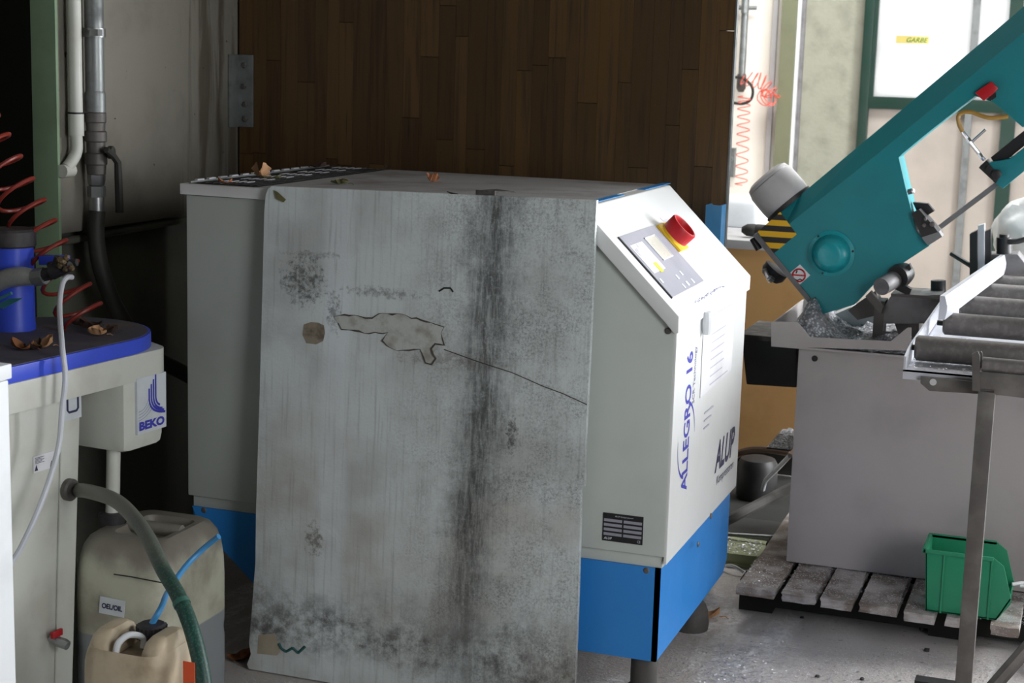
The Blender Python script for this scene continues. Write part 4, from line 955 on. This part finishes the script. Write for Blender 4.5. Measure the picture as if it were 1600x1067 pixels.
# blade guides, blade and handles
bm = NB(); prism(bm, [A_(1466, 352, .05), A_(1471, 358, .05), A_(1620, 246, .05), A_(1615, 239, .05)], (0, .002, 0)); L(O('saw_blade', bm, M['steel'], sw_, smooth=False), 'thin steel saw blade')
bm = NB()
prism(bm, [A_(*p, -.02) for p in ((1424, 334), (1436, 327), (1458, 352), (1470, 368), (1442, 374))], (0, .09, 0)); prism(bm, [A_(*p, .04) for p in ((1426, 316), (1450, 318), (1460, 330), (1450, 336), (1432, 330))], (0, .03, 0)); O('blade_guide', bm, M['dark'], sw_, bev=.002)
bm = NB(); prism(bm, [A_(*p, -.022) for p in ((1440, 371), (1467, 362), (1472, 370), (1450, 384))], (0, .06, 0)); O('guide_foot', bm, M['steel'], sw_)
for p, r_ in (((1457, 350), .008), ((1444, 352), .006), ((1446, 342), .005)):
    bm = NB(); lathe(bm, A_(*p, -.022), -Y_, [(r_, 0), (r_, .006), (r_*.6, .008)], 12); O('guide_screw', bm, M['steeldark'], sw_)
bm = NB(); lathe(bm, A_(1420, 300, -.001), V((.8, -.4, .3)), [(.009, 0), (.009, .014), (.005, .018)], 6); O('bolt', bm, M['chrome'], sw_)
bm = NB(); prism(bm, [A_(*p, .0) for p in ((1531, 258), (1550, 253), (1578, 248), (1620, 215), (1640, 235), (1567, 295), (1552, 284))], (0, .09, 0)); O('upper_guide_arm', bm, M['teal'], sw_, bev=.003)
bm = NB(); prism(bm, [A_(*p, -.006) for p in ((1529, 262), (1541, 250), (1562, 276), (1556, 287))], (0, .11, 0)); O('upper_guide_block', bm, M['dark'], sw_, bev=.002)
bm = NB(); prism(bm, [A_(*p, .02) for p in ((1548, 246), (1610, 196), (1620, 212), (1558, 262))], (0, .05, 0)); O('guide_bar', bm, M['black'], sw_)
bm = NB(); lathe(bm, A_(1557, 272, -.006), -Y_, [(.0135, 0), (.0135, .008), (.009, .010)], 18); lathe(bm, A_(1545, 262, -.006), -Y_, [(.007, 0), (.007, .008)], 12); O('guide_knob', bm, M['dark'], sw_)
bm = NB(); tube(bm, spline([A_(1575, 182, -.02), A_(1545, 184, -.03), A_(1515, 175, -.03), A_(1499, 179, -.03), A_(1498, 192, -.03), A_(1504, 206, -.03)], 8), .0062, 10); L(O('coolant_hose', bm, mat('amber_hose', (176, 136, 62), .4), sw_), 'amber coolant hose')
bm = NB(); tube(bm, [A_(1504, 206, -.03), A_(1520, 228, -.03), A_(1538, 250, -.02)], .0055, 8); cyl(bm, A_(1518, 222, -.03), A_(1540, 202, -.035), .004, 8); lathe(bm, A_(1512, 216, -.03), (A_(1520, 228)-A_(1512, 216)), [(.008, 0), (.008, .012)], 6); lathe(bm, A_(1530, 240, -.028), (A_(1520, 228)-A_(1512, 216)), [(.0075, 0), (.0075, .014)], 6); L(O('coolant_tap', bm, M['chrome'], sw_), 'chrome coolant tap')
bm = NB(); prism(bm, [A_(*p, -.022) for p in ((1523, 145), (1549, 127), (1560, 138), (1553, 146), (1537, 158))], (0, .022, 0)); L(O('safety_switch', bm, M['red'], sw_, bev=.003), 'red safety switch')
bm = NB(); prism(bm, [A_(*p, -.018) for p in ((1544, 150), (1556, 145), (1556, 152), (1548, 158))], (0, .018, 0)); O('switch_tongue', bm, M['dark'], sw_)
# vice / turntable under arm
yv = 4.84
bm = NB(); prism(bm, [ony(*p, yv) for p in ((1392, 462), (1470, 460), (1468, 506), (1378, 506), (1380, 480))], (0, .16, 0)); O('turntable_casting', bm, M['castiron'], sw_, bev=.006)
bm = NB(); prism(bm, [ony(*p, yv-.004) for p in ((1392, 459), (1470, 463), (1470, 468), (1392, 463))], (0, .17, 0)); O('casting_cap', bm, M['steeldark'], sw_)
bm = NB(); cyl(bm, ony(1377, 448, yv-.06), ony(1412, 428, yv+.06), .026, 20); cyl(bm, ony(1376, 448, yv-.064), ony(1378, 447, yv-.054), .021, 18); O('pivot_bearing', bm, M['castiron'], sw_)
bm = NB(); lathe(bm, ony(1402, 433, yv-.0), ony(1412, 428, yv+.06)-ony(1377, 448, yv-.06), [(.034, 0), (.036, .02), (.03, .05)], 18); prism(bm, [ony(*p, yv) for p in ((1404, 440), (1424, 452), (1420, 462), (1398, 452))], (0, .03, 0)); prism(bm, [ony(*p, yv) for p in ((1411, 419), (1421, 412), (1424, 420), (1417, 427))], (0, .03, 0)); O('lock_collar', bm, M['dark'], sw_)
bm = NB(); prism(bm, [ony(*p, yv-.02) for p in ((1352, 463), (1376, 492), (1380, 478), (1360, 455))], (0, .03, 0)); box(bm, ony(1366, 480, yv).x, ony(1382, 480, yv).x, yv, yv+.08, tz0+.01, ony(1370, 470, yv).z); prism(bm, [ony(*p, yv+.05) for p in ((1325, 485), (1368, 455), (1380, 490), (1340, 500))], (0, .06, 0)); O('pivot_bracket', bm, M['steeldark'], sw_)
bm = NB(); q = [ony(*p, 5.02) for p in ((1290, 497), (1330, 480), (1336, 494), (1372, 490), (1375, 512), (1290, 514))]; prism(bm, q, (0, .1, 0)); L(O('swarf_guard', bm, M['sawlight'], sw_), 'pale swarf guard plate')
bm = NB(); prism(bm, [ony(*p, 4.9) for p in ((1396, 500), (1436, 504), (1436, 526), (1405, 526))], (0, .12, 0)); O('table_support', bm, M['steeldark'], sw_)
bm = NB(); cyl(bm, ony(1466, 455, 4.95), ony(1466, 438, 4.95), .022, 12); O('table_boss', bm, M['dark'], sw_)

# ------------------------------------------------------------------ roller table
zr_ = .95
rt = T('roller_table', 'roller conveyor table in front of the saw with grey steel rollers', 'conveyor', (.2, 4.5, 0))
rx1 = .62
cent = [((1430, 543), .031), ((1474, 505), .030), ((1500, 477), .030), ((1520, 455), .028), ((1531, 441), .028), ((1545, 427), .028)]
for (px, py), rr in cent:
    P = onz(px, py, zr_-.012)
    bm = NB(); lathe(bm, (P.x, P.y, P.z), X_, [(rr*.8, 0), (rr, .006), (rr, rx1-P.x-.02)], 24); ro = O('roller', bm, M['roller'], rt)
    bm = NB(); cyl(bm, (P.x-.016, P.y, P.z), (P.x+.002, P.y, P.z), .007, 10); O('axle_stub', bm, M['dark'], ro)
xl = onz(1428, 543, zr_).x-.016; yf = onz(1430, 543, zr_).y-.055
bm = NB(); zlo, zhi = ony(1430, 579, yf).z, zr_-.002
prism(bm, [(xl, yf, zlo), (xl, 5.0, zlo), (xl, 5.0, zhi), (xl, yf+.10, zhi+.0), (xl, yf, zhi-.012)], (.005, 0, 0)); L(O('side_rail', bm, M['alu'], rt, smooth=False), 'pale steel side rail')
bm = NB(); box(bm, xl, rx1, yf, yf+.16, zlo-.004, zlo); box(bm, xl, rx1, yf, yf+.004, zlo-.022, zlo); O('front_channel', bm, M['alu'], rt, smooth=False)
bm = NB(); box(bm, xl, rx1, yf+.16, 5.0, zlo-.012, zlo-.004); O('under_pan', bm, M['alu'], rt, smooth=False)
for xx, yy in ((rx1-.04, 5.2), (rx1-.04, yf+.02), ):
    bm = NB(); box(bm, xx-.02, xx+.02, yy, yy+.04, 0, zlo-.02); O('table_leg', bm, M['steeldark'], rt)
yk = yf-.012
bm = NB(); prism(bm, [ony(*p, yk) for p in ((1438, 588), (1600, 603), (1760, 617), (1760, 640), (1600, 620), (1452, 611), (1438, 599))], (0, .010, 0)); O('front_bracket', bm, M['steeldark'], rt, bev=.002)
P = ony(1458, 597, yk); bm = NB(); lathe(bm, P, -Y_, [(.008, 0), (.008, .001), (.005, .0012)], 14); O('bracket_hole_washer', bm, M['sawlight'], rt)
bm = NB(); random.seed(31)
for i in range(2600):
    x = xl+.01+random.random()*(rx1-xl-.02); y = yf+.005+random.random()**.7*.15; s = random.uniform(.0015, .0045); a = random.random()*6
    z = zlo+.0015+random.random()*.002
    bm.faces.new([bm.verts.new((x+s*math.cos(a+k*2.1), y+s*math.sin(a+k*2.1), z+random.random()*.002)) for k in range(3)])
tag(O('table_swarf', bm, M['chip'], smooth=False), 'loose metal flakes lying on the roller table pan', 'swarf', kind='stuff')
# roller stand in front
ysd = yf-.05
rs = T('roller_stand', 'grey square tube roller stand in front of the roller table', 'stand', (ony(1520, 900, ysd).x, ysd, 0))
A, B = ony(1526, 640, ysd), ony(1553, 640, ysd)
bm = NB(); box(bm, A.x, B.x, ysd, ysd+.035, 0, ony(1540, 606, ysd).z); O('post', bm, M['steeldark'], rs, bev=.002)
bm = NB(); prism(bm, [ony(*p, ysd) for p in ((1531, 580), (1760, 600), (1760, 642), (1531, 614), (1519, 608), (1519, 584))], (0, .05, 0)); O('cross_tube', bm, M['steeldark'], rs, bev=.004)
bm = NB(); prism(bm, [ony(*p, ysd-.006) for p in ((1519, 553), (1528, 549), (1531, 556), (1531, 612), (1519, 610))], (0, .006, 0)); prism(bm, [ony(*p, ysd+.05) for p in ((1527, 552), (1533, 549), (1535, 552), (1535, 600), (1527, 600))], (0, .006, 0)); O('fork_plate', bm, M['steeldark'], rs)
P, Q = ony(1535, 569, ysd+.02), ony(1760, 590, ysd+.02); bm = NB(); cyl(bm, P, Q, .0175, 20); O('stand_roller', bm, M['roller'], rs)
bm = NB(); tube(bm, [ony(1550, 1075, ysd+.01), ony(1600, 1018, ysd+.04), ony(1680, 930, ysd+.1)], .017, 8); O('brace', bm, M['steeldark'], rs)
bm = NB(); P = ony(1450, 1064, ysd+.06); box(bm, P.x-.03, P.x+.6, P.y-.02, P.y+.02, 0.0, P.z+.004); O('foot_bar', bm, M['dark'], rs)
# aluminium bar lying on the rollers
A, B = onz(1466, 499, zr_+.016), onz(1482, 500, zr_+.016); zt_ = ony(1467, 462, A.y).z; ye = A.y+1.25
ab = T('aluminium_bar', 'white flat aluminium bar on edge across the rollers', 'bar', (A.x, A.y, zr_+.016))
bm = NB(); wd = .016; h_ = zt_-A.z
prism(bm, [(A.x, A.y, A.z), (A.x+wd, A.y, A.z), (A.x+wd*1.25, A.y, A.z+h_*.35), (A.x+wd*1.25, A.y, A.z+h_*.6), (A.x+wd*.8, A.y, A.z+h_), (A.x, A.y, A.z+h_)], V((.10, 1.2, 0))); O('bar', bm, M['alu'], ab, smooth=False)
# clamp block on table
yv2 = 5.35
ck = T('vice_clamp', 'grey vice block with black clamping lever behind the rollers', 'clamp', ony(1565, 428, yv2))
bm = NB(); prism(bm, [ony(*p, yv2) for p in ((1541, 428), (1541, 398), (1590, 397), (1602, 412), (1602, 430))], (0, .12, 0)); O('vice_block', bm, M['castiron'], ck, bev=.004)
bm = NB(); cyl(bm, ony(1569, 396, yv2+.03), ony(1569, 371, yv2+.03), .024, 16); lathe(bm, ony(1569, 372, yv2+.03), Z_, [(.016, 0), (.016, .012), (.006, .014)], 12); tube(bm, [ony(1574, 378, yv2+.02), ony(1590, 377, yv2), ony(1625, 368, yv2-.03)], .009, 8); L(O('clamp_lever', bm, M['dark'], ck), 'black clamping lever')
for k, pts in enumerate((((1515, 366), (1527, 360), (1527, 432), (1515, 432)), ((1528, 353), (1538, 350), (1538, 430), (1528, 430)), ((1539, 362), (1548, 358), (1548, 425), (1539, 427)))):
    bm = NB(); prism(bm, [ony(*p, yv2-.06+.02*k) for p in pts], (0, .05, 0)); o = O('jaw_plate', bm, M['dark'] if k != 1 else M['alu'], ck)
    if k == 1: L(o, 'bright jaw plate')
bm = NB(); cyl(bm, ony(1486, 396, 5.35), ony(1518, 416, 5.32), .008, 8); O('lever_rod', bm, M['dark'], ck)
# white film sack at right edge
c = ony(1602, 368, 5.9); bm = NB(); bmesh.ops.create_icosphere(bm, subdivisions=4, radius=1)
for v in bm.verts:
    n_ = noise.fractal(v.co*1.7, .8, 2, 4)*.16; p = v.co*(1+n_); v.co = V((c.x+.05+p.x*.15, c.y+p.y*.14, c.z+p.z*.155))
zmin = min(v.co.z for v in bm.verts); tag(O('film_sack', bm, M['sack']), 'crumpled white plastic film bundle behind the vice', 'sack')
bm = NB(); box(bm, c.x-.14, c.x+.4, c.y-.16, c.y+.16, zmin-.03, zmin+.01); tb = T('side_table', 'small grey steel table carrying the film bundle behind the saw', 'table', (c.x+.1, c.y, 0)); O('table_top', bm, M['sawgrey'], tb)
for a, b in ((-.12, -.14), (.36, -.14), (-.12, .12), (.36, .12)): bm = NB(); box(bm, c.x+a, c.x+a+.02, c.y+b, c.y+b+.02, 0, zmin-.03); O('table_leg', bm, M['sawgrey'], tb)

# ------------------------------------------------------------------ green storage bin
yg = 4.45; zg = zp+.003
G = lambda px, py: ony(px, py, yg)
gb_ = T('green_storage_bin', 'green open-fronted plastic storage bin on the pallet', 'bin', (G(1500, 920).x, yg+.1, zg))
a0_ = G(1441, 925).x; a1_ = G(1578, 930).x; gz = G(1441, 858).z
gx0, gx1 = a0_, a1_; gd = .16; wt = .004
fr_ = [(gx0+.012, zg), (gx1-.03, zg), (gx1+.004, zg+.05), (gx1+.004, zg+.065), (gx1-.022, gz-.02), (gx1-.05, gz), (gx0, gz)]
for nm, yy in (('side_wall', yg), ('side_wall', yg+gd)):
    bm = NB(); prism(bm, [(a, yy, b) for a, b in fr_], (0, wt, 0)); O(nm, bm, M['green'], gb_, bev=.001)
bm = NB(); prism(bm, [(gx0+.012, yg, zg), (gx0+.012, yg+gd, zg), (gx0, yg+gd, gz), (gx0, yg, gz)], (wt, 0, 0)); O('back_wall', bm, M['green'], gb_)
bm = NB(); box(bm, gx0+.012, gx1-.03, yg, yg+gd, zg, zg+wt); O('bottom', bm, M['green'], gb_)
bm = NB(); prism(bm, [(gx1-.03, yg, zg), (gx1-.03, yg+gd, zg), (gx1+.004, yg+gd, zg+.065), (gx1+.004, yg, zg+.065)], (-wt, 0, 0)); O('front_lip', bm, M['green'], gb_)
bm = NB(); box(bm, gx0-.006, gx1-.05, yg-.006, yg+.002, gz-.008, gz+.002); box(bm, gx0-.006, gx1-.05, yg+gd, yg+gd+.008, gz-.008, gz+.002); box(bm, gx0-.008, gx0+.002, yg-.006, yg+gd+.008, gz-.008, gz+.002); O('rim', bm, M['green'], gb_, bev=.001)
for xx in (gx0+.05, gx1-.055): bm = NB(); box(bm, xx, xx+.005, yg-.005, yg, zg, gz-.008); O('rib', bm, M['green'], gb_)
# strap loop of clear plastic beside the bin
bm = NB(); tube(bm, spline([(gx1+.0, yg+.12, zg+.07), (gx1+.03, yg+.13, zg+.075), (gx1+.06, yg+.14, zg+.07), (gx1+.05, yg+.16, zg+.06), (gx1+.02, yg+.15, zg+.06)], 6), .005, 6); tag(O('film_scrap', bm, M['sack']), 'twist of clear plastic film at the bin mouth', 'film')

# ------------------------------------------------------------------ clutter behind the compressor
yb2 = 6.2
bn = T('plywood_bench', 'plywood fronted workbench with dusty grey top behind the saw', 'bench', (-1.0, 6.5, 0))
bxe = ony(1258, 600, yb2).x; zf0, zf1 = ony(1150, 702, yb2).z, ony(1150, 388, yb2).z
bm = NB(); box(bm, -1.75, bxe, yb2, yb2+.02, max(zf0, .03), zf1); O('front_sheet', bm, M['ply'], bn)
bm = NB(); box(bm, -1.75, bxe, yb2-.02, yb2+.75, zf1, zf1+.035); L(O('bench_top', bm, M['cabtop'], bn, bev=.003), 'grey bench top')
bm = NB(); box(bm, -1.75, bxe, yb2+.06, yb2+.08, 0, zf1); O('bench_shade_sheet', bm, M['void'], bn)  # added dark sheet, paints the shade below the bench front
for xx in (-1.72, bxe-.06):
    for yy in (yb2+.10, yb2+.66): bm = NB(); box(bm, xx, xx+.05, yy, yy+.05, 0, zf1); O('bench_leg', bm, M['ply'], bn)
P = ony(1160, 352, 6.75); q = ony(1192, 352, 6.75)
bm = NB(); zb_ = zf1+.036; zt2 = ony(1160, 306, 6.75).z
cx_ = P.x-.02; loft(bm, [[(cx_+(a-cx_)*f_, 6.75+(b-6.75)*f_, z) for a, b in rounded(cx_-.13, cx_+.13, 6.65, 6.85, .05)] for f_, z in ((.95, zb_), (1, zb_+.02), (1, zt2-.03), (.94, zt2-.01), (.85, zt2))]); tag(O('white_tub', bm, M['white']), 'white lidded tub standing on the plywood bench', 'tub')
bm = NB(); A, B = ony(1160, 347, 6.3), ony(1200, 349, 6.3); A.z = B.z = zf1+.036+.028; lathe(bm, A, (B-A), [(.012, 0), (.024, .02), (.026, .05), (.024, .055), (.026, .06), (.026, .2)], 16); tag(O('nozzle', bm, M['darkdust']), 'black nozzle lying on the bench beside the motor', 'nozzle')
# black drum, hoses, green box
bm = NB(); box(bm, -1.6, -.45, 5.57, 6.23, 0, .006); box(bm, -1.45, -.90, 5.20, 5.57, 0, .006); tag(O('floor_shade_sheet', bm, M['void'], bev=.002), 'added dark sheet for shade on the floor before the plywood bench', 'sheet')  # added near-black sheet that paints shade onto the floor here
P = ony(1172, 800, 5.75); bm = NB(); r_ = .075; zt3 = ony(1172, 722, 5.75).z
lathe(bm, (P.x, 5.85, .0), Z_, [(r_*.9, 0), (r_, .02), (r_, zt3-.03), (r_*.85, zt3-.008), (r_*.5, zt3)], 24); tag(O('black_drum', bm, M['dark']), 'dark drum standing in the gap between compressor and saw', 'drum')
bm = NB(); tube(bm, spline([ony(1100, 832, 5.3), ony(1150, 806, 5.3), ony(1200, 780, 5.4), ony(1250, 755, 5.45)], 6), .018, 10); tag(O('dusty_hose', bm, M['rubber']), 'dusty grey hose slanting across the gap beside the saw base', 'hose')
bm = NB(); tube(bm, spline([ony(1192, 765, 5.5), ony(1197, 750, 5.45), ony(1215, 732, 5.3), ony(1234, 712, 5.2)], 6), .008, 8); tag(O('white_cable', bm, M['label']), 'short white cable beside the black drum', 'cable')
bm = NB(); tube(bm, spline([ony(1140, 720, 5.5), ony(1160, 706, 5.5), ony(1190, 702, 5.4), ony(1236, 708, 5.3)], 6), .012, 8); tag(O('brown_cable', bm, mat('brown_rubber', (84, 62, 46), .8)), 'brown cable looping over the drum below the bench', 'cable')
bm = NB(); cyl(bm, ony(1120, 834, 5.15), ony(1240, 841, 5.15), .007, 8); tag(O('steel_rod', bm, M['galv']), 'thin grey rod lying across above the green tub', 'rod')
A, B = ony(1128, 905, 5.0), ony(1186, 905, 5.0)
gt = T('green_tub', 'dark green tub with sage lid covered in swarf behind the compressor', 'tub', ((A.x+B.x)/2, 5.1, 0))
zt4 = ony(1160, 872, 5.0).z
bm = NB(); loft(bm, [[((A.x+B.x)/2-.03+(a)*f_, 5.09+b*f_, z) for a, b in rounded(-.09, .09, -.09, .09, .03)] for f_, z in ((.85, 0), (.95, zt4-.03))]); O('tub_body', bm, M['deepgreen'], gt)
bm = NB(); loft(bm, [[((A.x+B.x)/2-.03+(a)*f_, 5.09+b*f_, z) for a, b in rounded(-.09, .09, -.09, .09, .03)] for f_, z in ((1.03, zt4-.035), (1.05, zt4-.02), (1.0, zt4-.018), (1.06, zt4), (1.04, zt4+.012))]); O('tub_lid', bm, M['sage'], gt)
bm = NB(); tube(bm, spline([ony(1128, 884, 4.95), ony(1145, 884, 4.92), ony(1162, 894, 4.92)], 5), .005, 6); L(O('tub_handle', bm, M['white'], gt), 'white wire handle')
# far wall pipe and coils
yp = YF-.06
fp = T('far_wall_pipe', 'grey vertical pipe on the bright far wall', 'pipe', ony(1157, 140, yp))
P, Q = ony(1166, 0, yp), ony(1157, 138, yp); bm = NB(); cyl(bm, (P.x*.5+Q.x*.5, yp, Q.z), (P.x*.5+Q.x*.5, yp, 4.2), .02, 12); O('pipe', bm, M['galv'], fp)
bm = NB(); lathe(bm, (P.x*.5+Q.x*.5, yp, Q.z-.02), Z_, [(.014, 0), (.026, .02), (.026, .09), (.021, .1)], 12); O('pipe_end', bm, M['steeldark'], fp)
bm = NB(); zz_ = ony(1166, 12, yp).z; cyl(bm, (P.x-.1, yp, zz_), (P.x+.06, yp, zz_), .012, 8); cyl(bm, (P.x, yp-.02, zz_-.03), (P.x, yp-.02, zz_+.06), .022, 8); O('pipe_tee', bm, M['galv'], fp)
bm = NB(); tube(bm, spline([ony(1140, 121, yp-.05), ony(1160, 122, yp-.07), ony(1175, 136, yp-.07), ony(1174, 154, yp-.07), ony(1160, 162, yp-.07), ony(1138, 159, yp-.05)], 8), .008, 8); tag(O('black_cable_loop', bm, M['hoseblack']), 'black cable loop at the end of the far wall pipe', 'cable')
bm = NB(); tube(bm, coil([ony(1163, 150, yp-.1), ony(1161, 210, yp-.1), ony(1158, 290, yp-.1)], .034, 10.5, 16), .0028, 6); tag(O('hanging_coil', bm, M['hoseredlit']), 'red spiral hose hanging straight down on the far wall', 'hose')
bm = NB(); tube(bm, coil([ony(1166, 118, yp-.1), ony(1180, 128, yp-.1), ony(1198, 134, yp-.1), ony(1208, 148, yp-.12), ony(1196, 156, yp-.1), ony(1208, 150, yp-.14)], .042, 11, 14, .35), .0028, 6); tag(O('tangled_coil', bm, M['hoseredlit']), 'tangled red spiral hose bunched beside the grey pipe end', 'hose')
A = ony(1143, 248, YF-.03); bm = NB(); box(bm, A.x-.02, A.x+.02, YF-.05, YF, A.z-.1, A.z+.06); lathe(bm, (A.x, YF-.05, A.z), -Y_, [(.015, 0), (.015, .03)], 10); tag(O('wall_socket', bm, M['galv']), 'small grey socket on the far wall by the plank wall edge', 'socket')

# ------------------------------------------------------------------ leaves, clip, chips
def leaf(name, p, size, m, label, seed, rz=0, lift=.3):
    rnd = random.Random(seed); bm = NB(); n1, n2 = 8, 5; g = {}
    for i in range(n1+1):
        for j in range(n2+1):
            u_, v_ = i/n1, j/n2*2-1; wv = math.sin(math.pi*min(1, .06+u_*.94))**.7*.42*(1+.25*math.sin(i*2.4+seed))
            x, y = (u_-.5)*size, v_*wv*size
            z = size*(lift*abs(v_)**1.3*(.6+.4*math.sin(u_*5+seed))+lift*.5*(u_-.5)**2*3+.05*rnd.random())
            g[i, j] = bm.verts.new((x, y, z))
    for i in range(n1):
        for j in range(n2): bm.faces.new((g[i, j], g[i+1, j], g[i+1, j+1], g[i, j+1]))
    tube(bm, [(size*.5, 0, size*.1), (size*.68, size*.05, size*.12), (size*.8, size*.02, size*.04)], size*.018, 5)
    zm = min(v.co.z for v in bm.verts); R_ = Matrix.Rotation(rz, 3, 'Z')
    for v in bm.verts: v.co = R_ @ (v.co-V((0, 0, zm))) + V(p)
    return tag(O(name, bm, m), label, 'leaf')
TZ = zT+.0015; GZ = zT+.008
leaf('dry_leaf', onz(409, 277, GZ), .055, M['leaf2'], 'curled tan leaf on the compressor vent grille', 1, 1.9, .6)
leaf('dry_leaf', onz(352, 286, GZ), .035, M['leaf1'], 'small reddish leaf near the front left corner of the vent grille', 2, .4)
leaf('dry_leaf', onz(425, 279, GZ), .05, M['leaf3'], 'flat olive leaf beside the tan leaf on the vent grille', 3, .2, .15)
leaf('dry_leaf', onz(497, 262, GZ), .05, M['leaf4'], 'dark leaf at the back edge of the vent grille', 4, .8, .3)
leaf('dry_leaf', onz(530, 288, TZ), .05, M['leaf3'], 'pale crumpled leaf on the compressor top behind the board', 5, .1, .3)
leaf('dry_leaf', onz(677, 286, TZ), .040, M['leaf1'], 'upright rust brown leaf in the middle of the compressor top', 6, 1.2, .7)
leaf('dry_leaf', onz(606, 263, TZ), .03, M['leaf4'], 'tiny dark leaf at the rear edge of the compressor top', 7, 1.2, .3)
leaf('dry_leaf', onz(1100, 964, 0.001), .09, M['leaf2'], 'curled tan leaf on the floor by the rear foot', 8, .1, .35)
leaf('dry_leaf', onz(1187, 941, 0.001), .035, M['leaf2'], 'small pale leaf on the floor in front of the pallet', 9, .1, .35)
leaf('dry_leaf', onz(376, 1030, 0.001), .07, M['leaf1'], 'brown leaf on the floor left of the board foot', 10, .6, .3)
LZ = lz1+.0018
leaf('dry_leaf', onz(152, 524, LZ), .045, M['leaf2'], 'orange brown leaf at the right end of the separator lid', 12, .4, .5)
leaf('dry_leaf', onz(136, 512, LZ), .075, M['leaf4'], 'long dark leaf at the back of the separator lid', 13, .7, .35)
leaf('dry_leaf', onz(35, 546, LZ), .05, M['leaf1'], 'brown leaf on the lid in front of the filter', 14, .3, .4)
leaf('dry_leaf', onz(52, 545, LZ), .045, M['leaf4'], 'dark curled leaf between two others on the lid', 15, 1.5, .4)
leaf('dry_leaf', onz(68, 543, LZ), .045, M['leaf2'], 'pale torn leaf nearest the white tube on the lid', 16, 1.0, .5)
leaf('dry_leaf', onz(172, 519, LZ), .04, M['leaf4'], 'blackish leaf at the far rounded end of the lid', 17, 1.0, .4)
bm = NB(); q = [B_(428, 297, .002), B_(434, 300, .003), B_(447, 312, .003), B_(443, 316, .003), B_(432, 311, .003)]; prism(bm, q, (0, -.001, 0)); tag(O('dry_leaf', bm, M['leaf3'], smooth=False), 'olive leaf stuck on the upper left corner of the board', 'leaf')
# folded dark clip on the board top edge
P = onz(762, 301, TZ); bm = NB(); A, B = ony(745, 304, yt+.02), ony(775, 303, yt+.02)
box(bm, A.x, B.x, yt+.012, yt+.018, TZ, TZ+.026); prism(bm, [(A.x+.01, yt+.018, TZ+.026), (B.x, yt+.018, TZ+.026), (B.x+.03, yt+.075, TZ+.022), (A.x+.03, yt+.075, TZ+.026)], (0, 0, -.003)); prism(bm, [(A.x-.07, yt+.0, TZ+.02), (A.x, yt+.012, TZ+.004), (A.x, yt+.05, TZ+.002), (A.x-.05, yt+.03, TZ+.006)], (0, 0, -.002)); tag(O('metal_bracket', bm, M['darkdust'], smooth=False), 'bent dark metal bracket on the compressor top above the board', 'bracket')
# loose flakes
def flakes(name, n, fn, label, s0=.0015, s1=.0045, seed=1):
    rnd = random.Random(seed); bm = NB()
    for i in range(n):
        p = fn(rnd); s = rnd.uniform(s0, s1); a = rnd.random()*6
        bm.faces.new([bm.verts.new(p+V((s*math.cos(a+k*2.1), s*math.sin(a+k*2.1), rnd.random()*s*.8))) for k in range(3)])
    return tag(O(name, bm, M['chip'], smooth=False), label, 'swarf', kind='stuff')
flakes('floor_swarf', 9000, lambda r: (lambda x, y: V((x, y, .001)))(*((-.95+1.2*r.random(), 4.45-1.15*r.random()) if r.random() < .6 else (lambda t, w: (-.83+.2*t+w, 4.30-.95*t+w*.5))(r.random(), r.gauss(0, .05)))), 'metal flakes scattered over the concrete floor before the pallet', .0012, .0045)
flakes('lid_swarf', 500, lambda r: V((gt.location.x-.03+(r.random()-.5)*.15, 5.09+(r.random()-.5)*.16, zt4+.0125)), 'metal flakes covering the sage lid of the green tub', .0015, .005, 4)
def onslat(r):
    a, b = edges[r.randrange(len(edges))]; A, B = onz(a, 915+(a-1150)*.15, zp), onz(b, 922+(b-1150)*.15, zp)
    return V((A.x+(B.x-A.x)*r.random(), A.y+.015+.28*r.random(), zp+.0025))
flakes('pallet_swarf', 4500, onslat, 'metal flakes lying on the pallet slats', .001, .0035, 2)
def intray(r): return V((tx+.02+.5*r.random(), YB+.01+.42*r.random(), tz0+.035+.03*r.random()))
bm = NB(); rnd = random.Random(8)
for px, py, s in ((1441, 985, .02), (1448, 1018, .018), (1253, 966, .012), (1277, 1058, .012), (1347, 1062, .012)):
    P = onz(px, py, 0.0); bm = NB(); bmesh.ops.create_icosphere(bm, subdivisions=2, radius=s*.5)
    for v in bm.verts: v.co = P+V((v.co.x, v.co.y, max(0, v.co.z*(1.4 if px == 1441 else .7)+s*.25))) + V((noise.noise(v.co*200)*s*.3, noise.noise(v.co*170)*s*.3, 0))
    tag(O('grit_lump', bm, M['darkdust']), {1441: 'upright dark swarf lump on the floor left of the stand post', 1448: 'flat grey lump on the floor below the upright one', 1253: 'dark crumb on the floor in front of the pallet left end', 1277: 'dark crumb at the lower edge of the floor left of centre', 1347: 'dark crumb at the lower edge of the floor nearer the stand'}[px], 'debris')
